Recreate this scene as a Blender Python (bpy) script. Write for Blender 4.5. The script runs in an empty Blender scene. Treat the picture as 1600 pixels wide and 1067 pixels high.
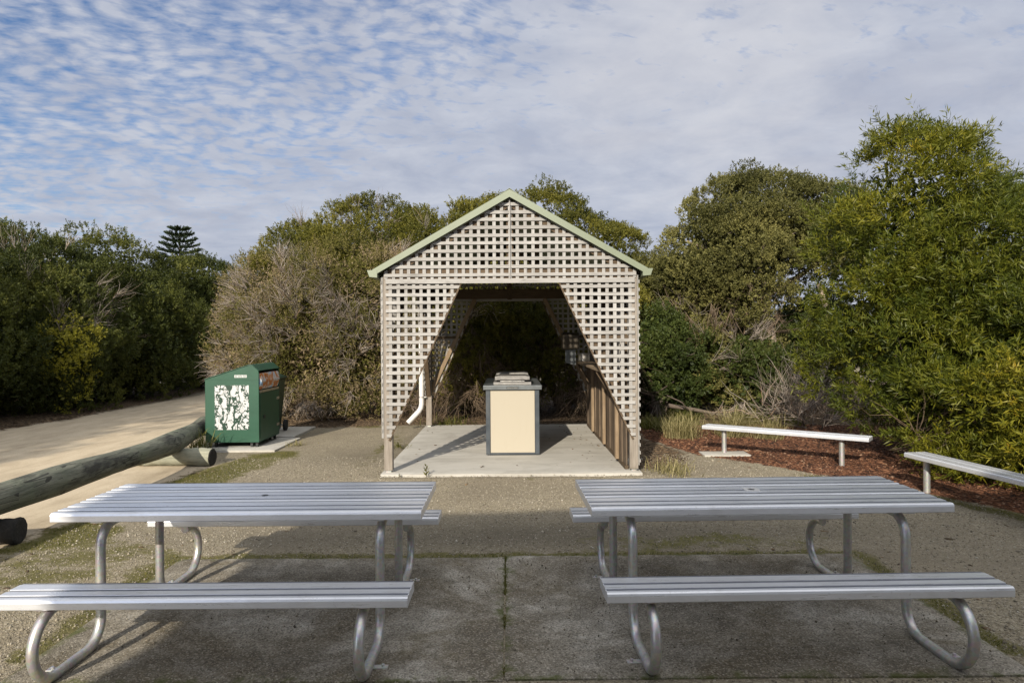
import bpy, bmesh, math, random
import numpy as np
from mathutils import Vector, Matrix

random.seed(7)
PI = math.pi
sc = bpy.context.scene
COL = sc.collection

# ------------------------------------------------------------------ nodes
class NT:
    def __init__(s, tree):
        s.t = tree; s.n = tree.nodes; s.l = tree.links
    def node(s, typ, ins=None, **attrs):
        nd = s.n.new(typ)
        for k, v in attrs.items():
            setattr(nd, k, v)
        for k, v in (ins or {}).items():
            sock = nd.inputs[k]
            if hasattr(v, 'links'):
                s.l.new(v, sock)
            else:
                sock.default_value = v
        return nd
    def math(s, op, a, b=0.0, c=None, clamp=False):
        ins = {0: a, 1: b}
        if c is not None: ins[2] = c
        return s.node('ShaderNodeMath', ins, operation=op, use_clamp=clamp).outputs[0]
    def mix(s, f, a, b, blend='MIX'):
        nd = s.node('ShaderNodeMix', None, data_type='RGBA', blend_type=blend)
        for i, v in ((0, f), (6, a), (7, b)):
            if hasattr(v, 'links'): s.l.new(v, nd.inputs[i])
            else: nd.inputs[i].default_value = v
        return nd.outputs[2]
    def noise(s, vec, scale, detail=4, rough=0.55, dist=0.0):
        return s.node('ShaderNodeTexNoise', {'Vector': vec, 'Scale': scale, 'Detail': detail, 'Roughness': rough, 'Distortion': dist}).outputs[0]
    def ramp(s, f, stops, interp='LINEAR'):
        nd = s.node('ShaderNodeValToRGB', {0: f})
        cr = nd.color_ramp; cr.interpolation = interp
        while len(cr.elements) < len(stops): cr.elements.new(0.5)
        for e, (p, c) in zip(cr.elements, stops):
            e.position = p
            e.color = c if len(c) == 4 else (*c, 1)
        return nd.outputs[0]
    def rng(s, v, a, b, c=0.0, d=1.0):
        return s.node('ShaderNodeMapRange', {0: v, 1: a, 2: b, 3: c, 4: d}).outputs[0]
    def pos(s):
        return s.node('ShaderNodeNewGeometry').outputs['Position']
    def objco(s):
        return s.node('ShaderNodeTexCoord').outputs['Object']
    def scale(s, vec, sx, sy, sz):
        return s.node('ShaderNodeMapping', {'Vector': vec, 'Scale': (sx, sy, sz)}).outputs[0]
    def attr(s, name):
        return s.node('ShaderNodeAttribute', attribute_name=name).outputs['Fac']
    def bump(s, h, strength, dist=0.01, normal=None):
        ins = {'Strength': strength, 'Distance': dist, 'Height': h}
        if normal is not None: ins['Normal'] = normal
        return s.node('ShaderNodeBump', ins).outputs[0]

def C4(c): return (c[0], c[1], c[2], 1.0)

def material(name):
    m = bpy.data.materials.new(name); m.use_nodes = True
    m.node_tree.nodes.clear()
    nt = NT(m.node_tree)
    out = nt.node('ShaderNodeOutputMaterial')
    p = nt.node('ShaderNodeBsdfPrincipled')
    nt.l.new(p.outputs[0], out.inputs[0])
    nt.out = out
    return m, nt, p

def setp(nt, p, **kw):
    for k, v in kw.items():
        k = k.replace('_', ' ')
        if hasattr(v, 'links'): nt.l.new(v, p.inputs[k])
        else: p.inputs[k].default_value = v

def simple_mat(name, col, rough=0.5, metal=0.0, var=0.15, scale=6.0, bump=0.0, dirt=None, dirt_amt=0.3):
    m, nt, p = material(name)
    co = nt.objco()
    n = nt.noise(co, scale, 6, 0.6)
    dark = C4([c * (1 - var) for c in col]); light = C4([min(1, c * (1 + var)) for c in col])
    c = nt.mix(nt.rng(n, .3, .7), dark, light)
    if dirt is not None:
        d = nt.rng(nt.noise(co, scale * .45, 8, .7, .4), .5, .72, 0, dirt_amt)
        c = nt.mix(d, c, C4(dirt))
    setp(nt, p, Base_Color=c, Metallic=metal)
    setp(nt, p, Roughness=nt.rng(nt.noise(co, scale * 2.1, 5), .3, .7, max(.02, rough - .08), min(1, rough + .08)))
    if bump:
        setp(nt, p, Normal=nt.bump(nt.noise(co, scale * 8, 6), bump, .004))
    return m

def wood_mat(name, cols, axis, rough=0.75, bump=.35, knots=True):
    """weathered timber: grain runs along one axis, each piece has its own tone"""
    m, nt, p = material(name)
    geo = nt.node('ShaderNodeNewGeometry')
    isl = geo.outputs['Random Per Island']
    co = geo.outputs['Position']
    off = nt.node('ShaderNodeVectorMath', {0: co, 1: (0, 0, 0)}, operation='ADD')
    comb = nt.node('ShaderNodeCombineXYZ', {0: nt.math('MULTIPLY', isl, 13.1), 1: nt.math('MULTIPLY', isl, 7.7), 2: nt.math('MULTIPLY', isl, 21.3)}).outputs[0]
    nt.l.new(comb, off.inputs[1])
    s = [38, 38, 38]; s[axis] = 2.2
    v = nt.scale(off.outputs[0], *s)
    g = nt.noise(v, 1.6, 6, .62, .3)
    c = nt.ramp(g, [(.22, cols[0]), (.45, cols[1]), (.7, cols[2])])
    c = nt.mix(nt.rng(isl, 0, 1, 0, .62), c, C4(cols[3]))
    c = nt.mix(nt.rng(nt.noise(co, 1.7, 6, .7, .5), .48, .7, 0, .5), c, C4([x*.72 for x in cols[3]]))
    s2 = [9, 9, 9]; s2[axis] = 3.0
    st = nt.rng(nt.noise(nt.scale(off.outputs[0], *s2), 1.0, 4, .6), .58, .72, 0, .55)
    c = nt.mix(st, c, C4(cols[0]))
    if knots:
        k = nt.node('ShaderNodeTexVoronoi', {'Vector': off.outputs[0], 'Scale': 5.0}, feature='F1').outputs['Distance']
        c = nt.mix(nt.rng(k, .03, .075, .75, 0), c, C4([x * .45 for x in cols[0]]))
    setp(nt, p, Base_Color=c, Roughness=rough, Normal=nt.bump(g, bump, .003))
    setp(nt, p, Specular_IOR_Level=.25)
    return m

# ------------------------------------------------------------------ mesh helpers
class MB:
    def __init__(s): s.v = []; s.f = []; s.m = []
    def add(s, vs, fs, mi=0):
        b = len(s.v); s.v += [tuple(v) for v in vs]
        s.f += [tuple(b + i for i in f) for f in fs]; s.m += [mi] * len(fs)
    def box(s, x0, x1, y0, y1, z0, z1, mi=0):
        vs = [(x0,y0,z0),(x1,y0,z0),(x1,y1,z0),(x0,y1,z0),(x0,y0,z1),(x1,y0,z1),(x1,y1,z1),(x0,y1,z1)]
        s.add(vs, [(0,3,2,1),(4,5,6,7),(0,1,5,4),(1,2,6,5),(2,3,7,6),(3,0,4,7)], mi)
    def prism(s, poly, a0, a1, axis='y', mi=0):
        """poly: 2-D points; extruded from a0 to a1 along the axis (x: poly=(y,z), y: poly=(x,z), z: poly=(x,y))"""
        n = len(poly)
        if n < 3: return
        def P(p, a):
            return {'x': (a, p[0], p[1]), 'y': (p[0], a, p[1]), 'z': (p[0], p[1], a)}[axis]
        vs = [P(p, a0) for p in poly] + [P(p, a1) for p in poly]
        fs = [tuple(range(n)), tuple(range(2*n-1, n-1, -1))]
        fs += [(i, i+n, (i+1) % n + n, (i+1) % n) for i in range(n)]
        s.add(vs, fs, mi)
    def bar(s, p, q, w, h, up=(0,0,1), mi=0):
        p, q = Vector(p), Vector(q); d = (q-p).normalized(); up = Vector(up)
        r = d.cross(up).normalized(); u = r.cross(d).normalized()
        vs = []
        for e in (p, q):
            for a, b in ((-1,-1),(1,-1),(1,1),(-1,1)):
                vs.append(e + r*a*w/2 + u*b*h/2)
        s.add(vs, [(3,2,1,0),(4,5,6,7),(0,1,5,4),(1,2,6,5),(2,3,7,6),(3,0,4,7)], mi)
    def tube(s, path, r, n=14, mi=0, caps=True, jitter=0.0, rnd=None):
        path = [Vector(p) for p in path]; k = len(path)
        rs = r if isinstance(r, (list, tuple)) else [r]*k
        t0 = (path[1]-path[0]).normalized()
        ref = Vector((0,0,1)) if abs(t0.z) < .9 else Vector((1,0,0))
        u = t0.cross(ref).normalized(); vs = []
        for i in range(k):
            t = (path[min(i+1,k-1)]-path[max(i-1,0)]).normalized()
            u = (u - t*u.dot(t)).normalized(); w = t.cross(u)
            for j in range(n):
                a = 2*PI*j/n; rr = rs[i]
                if jitter: rr *= 1 + jitter*(rnd.random()-.5)
                vs.append(path[i] + (u*math.cos(a)+w*math.sin(a))*rr)
        fs = [(i*n+j, i*n+(j+1)%n, (i+1)*n+(j+1)%n, (i+1)*n+j) for i in range(k-1) for j in range(n)]
        if caps: fs += [tuple(range(n-1,-1,-1)), tuple((k-1)*n+j for j in range(n))]
        s.add(vs, fs, mi)
    def obj(s, name, mats, parent=None, smooth=False, bevel=0.0, seg=2):
        me = bpy.data.meshes.new(name); me.from_pydata(s.v, [], s.f)
        if not isinstance(mats, (list, tuple)): mats = [mats]
        for m in mats: me.materials.append(m)
        me.polygons.foreach_set('material_index', s.m)
        bm = bmesh.new(); bm.from_mesh(me)
        bmesh.ops.recalc_face_normals(bm, faces=bm.faces)
        bm.to_mesh(me); bm.free()
        o = bpy.data.objects.new(name, me); COL.objects.link(o)
        if parent is not None: o.parent = parent
        if smooth:
            for p in me.polygons: p.use_smooth = True
            md = o.modifiers.new('edges', 'EDGE_SPLIT'); md.split_angle = math.radians(40)
        if bevel:
            md = o.modifiers.new('bevel', 'BEVEL'); md.width = bevel; md.segments = seg; md.limit_method = 'ANGLE'; md.angle_limit = math.radians(30)
        return o

def tag(o, label=None, cat=None, group=None, kind=None):
    if label: o['label'] = label
    if cat: o['category'] = cat
    if group: o['group'] = group
    if kind: o['kind'] = kind
    return o

def thing(name, label, cat, loc=(0,0,0), rotz=0.0, group=None):
    o = bpy.data.objects.new(name, None); COL.objects.link(o)
    o.empty_display_size = .1
    o.location = loc; o.rotation_euler = (0,0,rotz)
    return tag(o, label, cat, group)

def copy_tree(o, parent=None):
    c = o.copy(); COL.objects.link(c)
    if parent is not None: c.parent = parent
    for ch in list(o.children): copy_tree(ch, c)
    return c

def clip(poly, conv):
    """Sutherland-Hodgman: clip poly by a convex CCW polygon"""
    out = poly
    for i in range(len(conv)):
        a, b = conv[i], conv[(i+1) % len(conv)]
        def side(p): return (b[0]-a[0])*(p[1]-a[1]) - (b[1]-a[1])*(p[0]-a[0])
        src, out = out, []
        for j in range(len(src)):
            p, q = src[j], src[(j+1) % len(src)]
            sp, sq = side(p), side(q)
            if sp >= 0: out.append(p)
            if (sp >= 0) != (sq >= 0):
                t = sp/(sp-sq); out.append((p[0]+(q[0]-p[0])*t, p[1]+(q[1]-p[1])*t))
        if len(out) < 3: return []
    return out

def area(p):
    return abs(sum(p[i][0]*p[(i+1)%len(p)][1]-p[(i+1)%len(p)][0]*p[i][1] for i in range(len(p))))/2

def quads_mesh(name, verts, mat, tint=None, parent=None, nper=4, faces=None):
    """verts (N, nper, 3): N separate polygons; faces None = one face per group"""
    N = verts.shape[0]
    me = bpy.data.meshes.new(name)
    me.vertices.add(N*nper)
    me.vertices.foreach_set('co', verts.reshape(-1).astype(np.float32))
    if faces is None: faces = np.arange(nper)[None, :]
    faces = np.asarray(faces); F, k = faces.shape
    idx = (faces[None, :, :] + (np.arange(N)*nper)[:, None, None]).reshape(-1)
    me.loops.add(N*F*k); me.loops.foreach_set('vertex_index', idx.astype(np.int32))
    me.polygons.add(N*F); me.polygons.foreach_set('loop_start', (np.arange(N*F)*k).astype(np.int32))
    me.update(calc_edges=True)
    if tint is not None:
        a = me.attributes.new('tint', 'FLOAT', 'POINT')
        a.data.foreach_set('value', np.repeat(tint, nper).astype(np.float32))
    me.materials.append(mat)
    o = bpy.data.objects.new(name, me); COL.objects.link(o)
    if parent is not None: o.parent = parent
    return o

def unit(a): return a/np.maximum(np.linalg.norm(a, axis=-1, keepdims=True), 1e-9)
def rdir(rng, n): return unit(rng.normal(size=(n, 3)))

# smooth value noise for numpy
_T = np.random.default_rng(5).random((64, 64, 64))
def vnoise(p):
    p = np.asarray(p, float)
    i = np.floor(p).astype(int); f = p-i; f = f*f*(3-2*f)
    r = 0
    for dx in (0, 1):
        for dy in (0, 1):
            for dz in (0, 1):
                w = (f[...,0] if dx else 1-f[...,0])*(f[...,1] if dy else 1-f[...,1])*(f[...,2] if dz else 1-f[...,2])
                r = r + w*_T[(i[...,0]+dx) % 64, (i[...,1]+dy) % 64, (i[...,2]+dz) % 64]
    return r
def fbm2(x, y, s, o=4, seed=0):
    r = 0; a = .5
    for k in range(o):
        r = r + a*vnoise(np.stack([x*s*2**k+seed*3.7, y*s*2**k+seed*1.3, np.full_like(x, seed+.5)], -1)); a *= .5
    return r/(1-.5**o)

# ------------------------------------------------------------------ foliage
def leaf_mat(name, stops, rough=.5, transl=.3, spec=.35):
    m, nt, p = material(name)
    t = nt.attr('tint')
    n = nt.noise(nt.pos(), 1.1, 3)
    f = nt.math('ADD', t, nt.rng(n, .3, .7, -.12, .12), clamp=True)
    c = nt.ramp(f, stops)
    setp(nt, p, Base_Color=c, Roughness=rough, Specular_IOR_Level=spec)
    tr = nt.node('ShaderNodeBsdfTranslucent', {0: nt.mix(.5, c, (.22, .26, .03, 1))})
    mx = nt.node('ShaderNodeMixShader', {0: transl, 1: p.outputs[0], 2: tr.outputs[0]})
    nt.l.new(mx.outputs[0], nt.out.inputs[0])
    return m

def lumps_on(lobes, n, rng, depth=(.72, 1.0), back=.45, zmin=.1, rough=.09):
    lob = np.array(lobes, float)
    w = (lob[:,3]*lob[:,4]+lob[:,3]*lob[:,5]+lob[:,4]*lob[:,5]); w /= w.sum()
    k = rng.choice(len(lob), n*3, p=w); d = rdir(rng, n*3)
    nz = 1 + rough*(vnoise(d*2.3+k[:,None]*5.1+20)-.5)*2 + rough*.6*(vnoise(d*5.3+k[:,None]*3.1+20)-.5)*2
    s = rng.uniform(depth[0], depth[1], n*3)*nz
    p = lob[k,:3] + lob[k,3:6]*d*s[:,None]
    q = np.linalg.norm((p[:,None,:]-lob[None,:,:3])/lob[None,:,3:6], axis=-1)
    q[np.arange(len(k)), k] = 9
    ok = (q.min(1) > .7) & (p[:,2] > zmin) & ((d[:,1] < .45) | (rng.random(len(k)) < back))
    p, d = p[ok][:n], d[ok][:n]
    return p, unit(d/1.0)

def crown(name, lobes, mat, parent, seed, n_lump=130, lump_r=.42, n_tuft=20, n_leaf=20, L=.07, W=.02,
          up=.6, tuft_len=.16, spread=.8, fill=3000, fill_L=.14, fill_W=.05, depth=(.74, 1.02), back=.45, zmin=.1, droop=0.0,
          wild=.0, lumps=None, rough=.09, patch=1.3):
    rng = np.random.default_rng(seed)
    p, d = lumps_on(lobes, n_lump, rng, depth, back, zmin, rough) if lumps is None else lumps
    n = len(p)
    lr = lump_r*rng.uniform(.68, 1.3, n)
    lt = np.clip((vnoise(p*patch+seed*1.7)-.5)*2.0+.5, 0, 1)*.7+rng.random(n)*.3
    td = unit(rdir(rng, n*n_tuft) + .75*np.repeat(d, n_tuft, 0) + np.array([0,0,.25]))
    tp = np.repeat(p, n_tuft, 0) + td*(np.repeat(lr, n_tuft)*rng.uniform(.55, 1.0, n*n_tuft))[:,None]*np.array([1,1,.8])
    ax = unit(td*.7 + np.array([0,0,up]) + rdir(rng, n*n_tuft)*.35)
    tl = tuft_len*rng.uniform(.6, 1.5, n*n_tuft)
    if wild:
        wmask = rng.random(n*n_tuft) < wild; tl[wmask] *= 2.2
    ttint = np.repeat(lt, n_tuft)*.55 + rng.random(n*n_tuft)*.25
    M = n*n_tuft*n_leaf
    t = rng.random(M)
    axl = np.repeat(ax, n_leaf, 0)
    b = np.repeat(tp, n_leaf, 0) + axl*(t*np.repeat(tl, n_leaf))[:,None] + rng.normal(size=(M,3))*.012
    ld = unit(axl*.6 + rdir(rng, M)*spread + np.array([0,0,-droop]))
    side = unit(np.cross(ld, rdir(rng, M)))
    ll = (L*rng.uniform(.6, 1.25, M))[:,None]; ww = (W*rng.uniform(.7, 1.2, M))[:,None]
    nb = unit(np.cross(ld, side))
    v = np.stack([b, b+ld*ll*.45+side*ww*.5, b+ld*ll-nb*ll*.08, b+ld*ll*.45-side*ww*.5], 1)
    tint = np.repeat(ttint, n_leaf) + rng.random(M)*.2
    if fill:
        lob = np.array(lobes, float)
        w = lob[:,3]*lob[:,4]*lob[:,5]; w /= w.sum()
        k = rng.choice(len(lob), fill, p=w)
        fp = lob[k,:3] + lob[k,3:6]*rdir(rng, fill)*(rng.uniform(.05, .68, fill)**.6)[:,None]
        fp = fp[fp[:,2] > zmin]; F = len(fp)
        fd = rdir(rng, F); fs = unit(np.cross(fd, rdir(rng, F)))
        fl = (fill_L*rng.uniform(.6, 1.3, F))[:,None]; fw = fill_W*rng.uniform(.7, 1.3, F)[:,None]
        fv = np.stack([fp, fp+fd*fl*.5+fs*fw, fp+fd*fl, fp+fd*fl*.5-fs*fw], 1)
        v = np.concatenate([v, fv]); tint = np.concatenate([tint, rng.random(F)*.8])
    g = v[:,:,2].min(1) > .005
    return quads_mesh(name, v[g], mat, tint[g], parent)

def sticks(name, base, dirs, mat, parent, seed, per=9, length=.5, r=.005, spread=.55, bend=.25, up=.0):
    """sprays of bare twigs: per sticks from every base point, each two bent tapering segments"""
    rng = np.random.default_rng(seed)
    n = len(base)*per
    b = np.repeat(base, per, 0); d = np.repeat(dirs, per, 0)
    t0 = rng.uniform(0, .5, n)[:,None]
    d1 = unit(d + rdir(rng, n)*spread + np.array([0,0,up]))
    d2 = unit(d1 + rdir(rng, n)*bend*2)
    d3 = unit(d2 + rdir(rng, n)*bend*2)
    ln = (length*rng.uniform(.4, 1.3, n))[:,None]
    p0 = b + np.repeat(dirs, per, 0)*t0*length*.6
    p1 = p0+d1*ln*.4; p2 = p1+d2*ln*.33; p3 = p2+d3*ln*.27
    s = unit(np.cross(d1, rdir(rng, n))); w = unit(np.cross(d1, s))
    rr = (r*rng.uniform(.6, 1.4, n))[:,None]
    rings = []
    for p, k in ((p0,1.),(p1,.75),(p2,.5),(p3,.22)):
        for a in (0, 2*PI/3, 4*PI/3):
            rings.append(p+(s*math.cos(a)+w*math.sin(a))*rr*k)
    v = np.stack(rings, 1)
    v[:,:,2] = np.maximum(v[:,:,2], .004)
    fs = [(i*3+j, i*3+(j+1)%3, (i+1)*3+(j+1)%3, (i+1)*3+j) for i in range(3) for j in range(3)]
    return quads_mesh(name, v, mat, rng.random(n), parent, 12, fs)

def limb(mb, rnd, p, q, r0, r1, wob=.12, k=7, n=9):
    p, q = Vector(p), Vector(q); path = []; rs = []
    o1 = Vector((rnd.uniform(-1,1), rnd.uniform(-1,1), rnd.uniform(-.4,.4)))*wob*(q-p).length
    for i in range(k+1):
        t = i/k
        path.append(p.lerp(q, t) + o1*math.sin(PI*t) + Vector((rnd.uniform(-1,1), rnd.uniform(-1,1), 0))*wob*.12*(1 if 0 < i < k else 0))
        rs.append(r0+(r1-r0)*t)
    mb.tube(path, rs, n, jitter=.12, rnd=rnd)
    return path

def branches(name, base, targets, mat, parent, seed, r0=.07, r1=.015, wob=.12):
    rnd = random.Random(seed); mb = MB()
    for t in targets:
        b = (base[0]+rnd.uniform(-.15,.15), base[1]+rnd.uniform(-.15,.15), -.05)
        pth = limb(mb, rnd, b, t, r0*rnd.uniform(.7,1.2), r1, wob)
        for q in range(4):
            s = pth[rnd.randint(2, len(pth)-2)]
            e = s + Vector((rnd.uniform(-1,1), rnd.uniform(-1,1), rnd.uniform(.1,.9)))*rnd.uniform(.4,.9)
            limb(mb, rnd, s, e, r0*.35, r1*.4, wob, 5, 6)
    return mb.obj(name, mat, parent, smooth=True)

# ------------------------------------------------------------------ sun direction
SUN_EL = math.radians(25)
AZ = math.radians(17)                       # travel direction of the light: +Y turned towards +X
TR = Vector((math.sin(AZ)*math.cos(SUN_EL), math.cos(AZ)*math.cos(SUN_EL), -math.sin(SUN_EL)))

# ------------------------------------------------------------------ materials
M = {}
M['slat_h'] = wood_mat('weathered_slat_across', [(.12,.112,.10),(.34,.33,.31),(.43,.42,.40),(.235,.222,.203)], 0)
M['slat_v'] = wood_mat('weathered_slat_upright', [(.12,.112,.10),(.34,.33,.31),(.43,.42,.40),(.235,.222,.203)], 2)
M['slat_y'] = wood_mat('weathered_slat_deep', [(.12,.112,.10),(.34,.33,.31),(.43,.42,.40),(.235,.222,.203)], 1)
M['post'] = wood_mat('grey_post_timber', [(.12,.10,.08),(.24,.21,.175),(.31,.28,.24),(.2,.17,.14)], 2)
WB = [(.035,.024,.014),(.085,.058,.034),(.135,.095,.058),(.085,.062,.04)]
M['brown_x'] = wood_mat('brown_timber_across', WB, 0)
M['brown_y'] = wood_mat('brown_timber_deep', WB, 1)
M['brown_z'] = wood_mat('brown_timber_upright', WB, 2)
M['tan'] = wood_mat('sunlit_tan_timber', [(.10,.07,.045),(.22,.16,.10),(.31,.235,.155),(.19,.135,.085)], 2)  # rear braces and wall studs: sunlit look put into a lighter tan
M['lining'] = wood_mat('stained_board_lining', [(.05,.036,.026),(.15,.11,.075),(.26,.195,.13),(.06,.045,.034)], 2)
M['post_brown'] = wood_mat('pale_brown_stud', [(.08,.05,.028),(.16,.108,.062),(.23,.165,.10),(.15,.10,.06)], 2)
M['shelf'] = wood_mat('grey_brown_shelf', [(.12,.09,.06),(.24,.18,.12),(.33,.26,.18),(.2,.15,.1)], 1)
M['roof'] = simple_mat('pale_green_steel', (.175,.20,.135), .45, 0, .06, 2.0, dirt=(.17,.19,.11), dirt_amt=.35)
M['alu'] = None
M['steel'] = simple_mat('brushed_stainless', (.60,.58,.54), .32, .9, .08, 9)
M['bronze'] = simple_mat('dull_brown_steel', (.10,.085,.065), .35, .6, .15, 7)
M['dullsteel'] = simple_mat('dull_stainless', (.27,.26,.245), .42, .55, .12, 9, dirt=(.16,.14,.11), dirt_amt=.5)
M['slate'] = simple_mat('slate_grey_steel', (.048,.058,.068), .42, .1, .12, 5, dirt=(.16,.16,.15), dirt_amt=.35)
M['plate'] = simple_mat('grey_steel_bench', (.17,.185,.19), .35, .5, .1, 6)
M['black'] = simple_mat('black_plastic', (.018,.02,.02), .5, 0, .2, 6)
M['pvc'] = simple_mat('white_pvc', (.62,.61,.59), .35, 0, .04, 4, dirt=(.45,.42,.36), dirt_amt=.3)
M['binlid'] = simple_mat('dark_green_plastic', (.012,.035,.022), .45, 0, .15, 6)
M['rubber'] = simple_mat('black_rubber', (.015,.015,.015), .8, 0, .2, 20)
M['white'] = simple_mat('white_sticker', (.5,.5,.49), .45, 0, .03, 20)
M['ink'] = simple_mat('black_ink', (.035,.04,.04), .5, 0, .1, 20)
M['bark'] = wood_mat('grey_brown_bark', [(.05,.04,.03),(.12,.095,.075),(.2,.165,.13),(.09,.07,.055)], 2, .9, .8, False)
M['paperbark'] = wood_mat('pale_papery_bark', [(.14,.10,.07),(.34,.27,.20),(.50,.42,.33),(.25,.19,.14)], 2, .9, .9, False)
M['twig'] = None

def mk():
    # anodised aluminium extrusions
    m, nt, p = material('anodised_aluminium')
    co = nt.pos()
    n = nt.noise(nt.scale(co, 1.2, 24, 24), 3.0, 6, .65)
    n2 = nt.noise(co, 5.0, 7, .7)
    c = nt.mix(nt.rng(n2, .35, .72), (.78,.80,.84,1), (.70,.72,.76,1))
    spots = nt.rng(nt.noise(co, 46, 4, .6), .64, .76, 0, .4)
    c = nt.mix(nt.rng(nt.noise(nt.scale(co, 1.5, 4, 4), 2.2, 7, .72, .6), .54, .72, 0, .3), c, (.45,.43,.40,1))
    c = nt.mix(spots, c, (.38,.36,.33,1))
    setp(nt, p, Base_Color=c, Metallic=.52, Roughness=nt.rng(n, .25, .75, .24, .38), Specular_IOR_Level=.5)
    setp(nt, p, Normal=nt.bump(n, .05, .002))
    M['alu'] = m
    m, nt, p = material('ribbed_grooves')  # ribbed inlay coloured darker than the planks to deepen the groove shade
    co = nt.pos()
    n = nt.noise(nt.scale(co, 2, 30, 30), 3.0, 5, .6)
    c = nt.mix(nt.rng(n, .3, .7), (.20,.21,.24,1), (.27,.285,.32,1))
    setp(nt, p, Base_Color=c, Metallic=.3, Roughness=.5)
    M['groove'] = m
    m, nt, p = material('galvanised_tube')
    co = nt.pos()
    n = nt.node('ShaderNodeTexVoronoi', {'Vector': co, 'Scale': 60.0}).outputs['Color']
    nn = nt.noise(co, 9, 7, .7)
    c = nt.mix(nt.rng(nn, .35, .7), (.62,.62,.61,1), (.43,.42,.40,1))
    c = nt.mix(.12, c, n, 'OVERLAY')
    rust = nt.rng(nt.noise(co, 14, 8, .75), .66, .8, 0, .5)
    c = nt.mix(rust, c, (.26,.20,.14,1))
    setp(nt, p, Base_Color=c, Metallic=.75, Roughness=nt.rng(nn, .3, .7, .30, .52))
    M['tube'] = m
    # bare twigs
    m, nt, p = material('dead_twig_sprays')
    c = nt.ramp(nt.attr('tint'), [(0, (.14,.11,.085)), (.5, (.31,.265,.22)), (.85, (.44,.39,.335)), (1, (.34,.22,.14))])
    setp(nt, p, Base_Color=c, Roughness=.9, Specular_IOR_Level=.15)
    M['twig'] = m
    m, nt, p = material('dry_brown_twigs')
    c = nt.ramp(nt.attr('tint'), [(0, (.07,.05,.035)), (.5, (.16,.115,.075)), (1, (.26,.20,.14))])
    setp(nt, p, Base_Color=c, Roughness=.9, Specular_IOR_Level=.15)
    M['twig_brown'] = m
    # cream BBQ panel
    m, nt, p = material('cream_panel')
    co = nt.objco()
    st = nt.rng(nt.noise(nt.scale(co, 12, 12, 1.6), 1.5, 7, .7, .4), .56, .74, 0, .28)
    c = nt.mix(st, (.385,.347,.272,1), (.33,.29,.22,1))
    sp = nt.rng(nt.noise(co, 30, 4, .6), .68, .76, 0, .3)
    c = nt.mix(sp, c, (.26,.21,.14,1))
    setp(nt, p, Base_Color=c, Roughness=.38)
    M['cream'] = m
    # painted green bin
    m, nt, p = material('green_paint')
    co = nt.objco()
    f = nt.rng(nt.noise(co, 3.0, 6, .6), .3, .75)
    c = nt.mix(f, (.011,.056,.031,1), (.016,.075,.042,1))
    scr = nt.rng(nt.noise(nt.scale(co, 3, 3, 14), 3.0, 7, .75), .66, .8, 0, .5)
    c = nt.mix(scr, c, (.05,.11,.065,1))
    setp(nt, p, Base_Color=c, Roughness=.42, Normal=nt.bump(nt.noise(co, 9, 4), .12, .01))
    M['green'] = m
    # new shelter concrete
    m, nt, p = material('smooth_concrete')
    co = nt.pos()
    n = nt.noise(nt.scale(co, .6, 2.2, 1), 1.5, 8, .65)
    c = nt.ramp(n, [(.25, (.32,.305,.27)), (.5, (.425,.408,.365)), (.75, (.485,.468,.425))])
    s1 = nt.rng(nt.noise(co, 1.9, 6, .7, .6), .50, .72, 0, .6)
    c = nt.mix(s1, c, (.25,.235,.205,1))
    c = nt.mix(nt.rng(nt.noise(co, 160, 3), .62, .75, 0, .3), c, (.2,.19,.17,1))
    setp(nt, p, Base_Color=c, Roughness=.85, Normal=nt.bump(nt.noise(co, 70, 5), .25, .004), Specular_IOR_Level=.3)
    M['concrete'] = m
    # old mossy aggregate concrete under the tables
    m, nt, p = material('old_aggregate_concrete')
    co = nt.pos()
    vo = nt.node('ShaderNodeTexVoronoi', {'Vector': co, 'Scale': 125.0})
    big = nt.noise(co, 1.5, 7, .68, .5)
    med = nt.noise(co, 6.0, 7, .7)
    c = nt.ramp(big, [(.30, (.115,.10,.078)), (.46, (.26,.235,.19)), (.66, (.54,.515,.455))])
    c = nt.mix(nt.rng(med, .36, .58, .5, 0), c, (.075,.068,.052,1))
    dirt = nt.rng(nt.noise(co, .95, 8, .72, .9), .46, .60, 0, .85)
    c = nt.mix(dirt, c, nt.mix(med, (.075,.06,.036,1), (.15,.12,.075,1)))
    g = nt.node('ShaderNodeSeparateColor', {0: vo.outputs['Color']})
    c = nt.mix(nt.rng(g.outputs[0], .5, .95, 0, .6), c, (.44,.40,.33,1))
    c = nt.mix(nt.rng(g.outputs[2], .45, .95, 0, .6), c, (.085,.072,.052,1))
    c = nt.mix(nt.rng(g.outputs[1], .70, .98, 0, .6), c, (.06,.055,.046,1))
    ms = nt.rng(nt.noise(co, 2.6, 8, .75, .8), .54, .70, 0, .5)
    c = nt.mix(ms, c, (.11,.085,.035,1))
    edge = nt.attr('moss')
    mm = nt.rng(nt.math('ADD', edge, nt.rng(nt.noise(co, 5, 8, .75), .3, .7, -.5, .5)), .45, .8, 0, .85)
    c = nt.mix(mm, c, (.075,.085,.022,1))
    h = nt.math('ADD', nt.math('MULTIPLY', nt.rng(vo.outputs['Distance'], 0, .7, 1, 0), .6), nt.noise(co, 120, 5))
    setp(nt, p, Base_Color=c, Roughness=.92, Normal=nt.bump(h, .6, .006), Specular_IOR_Level=.25)
    M['oldconc'] = m
    # logs
    m, nt, p = material('treated_log')
    co = nt.pos()
    n = nt.noise(nt.scale(co, 16, 1.6, 16), 1.6, 8, .68, .5)
    c = nt.ramp(n, [(.25, (.045,.048,.037)), (.45, (.125,.132,.10)), (.62, (.20,.205,.158)), (.8, (.27,.265,.21))])
    dk = nt.rng(nt.noise(nt.scale(co, 3.2, 1.1, 3.2), 1.4, 7, .7, .4), .50, .62, 0, .88)
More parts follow.
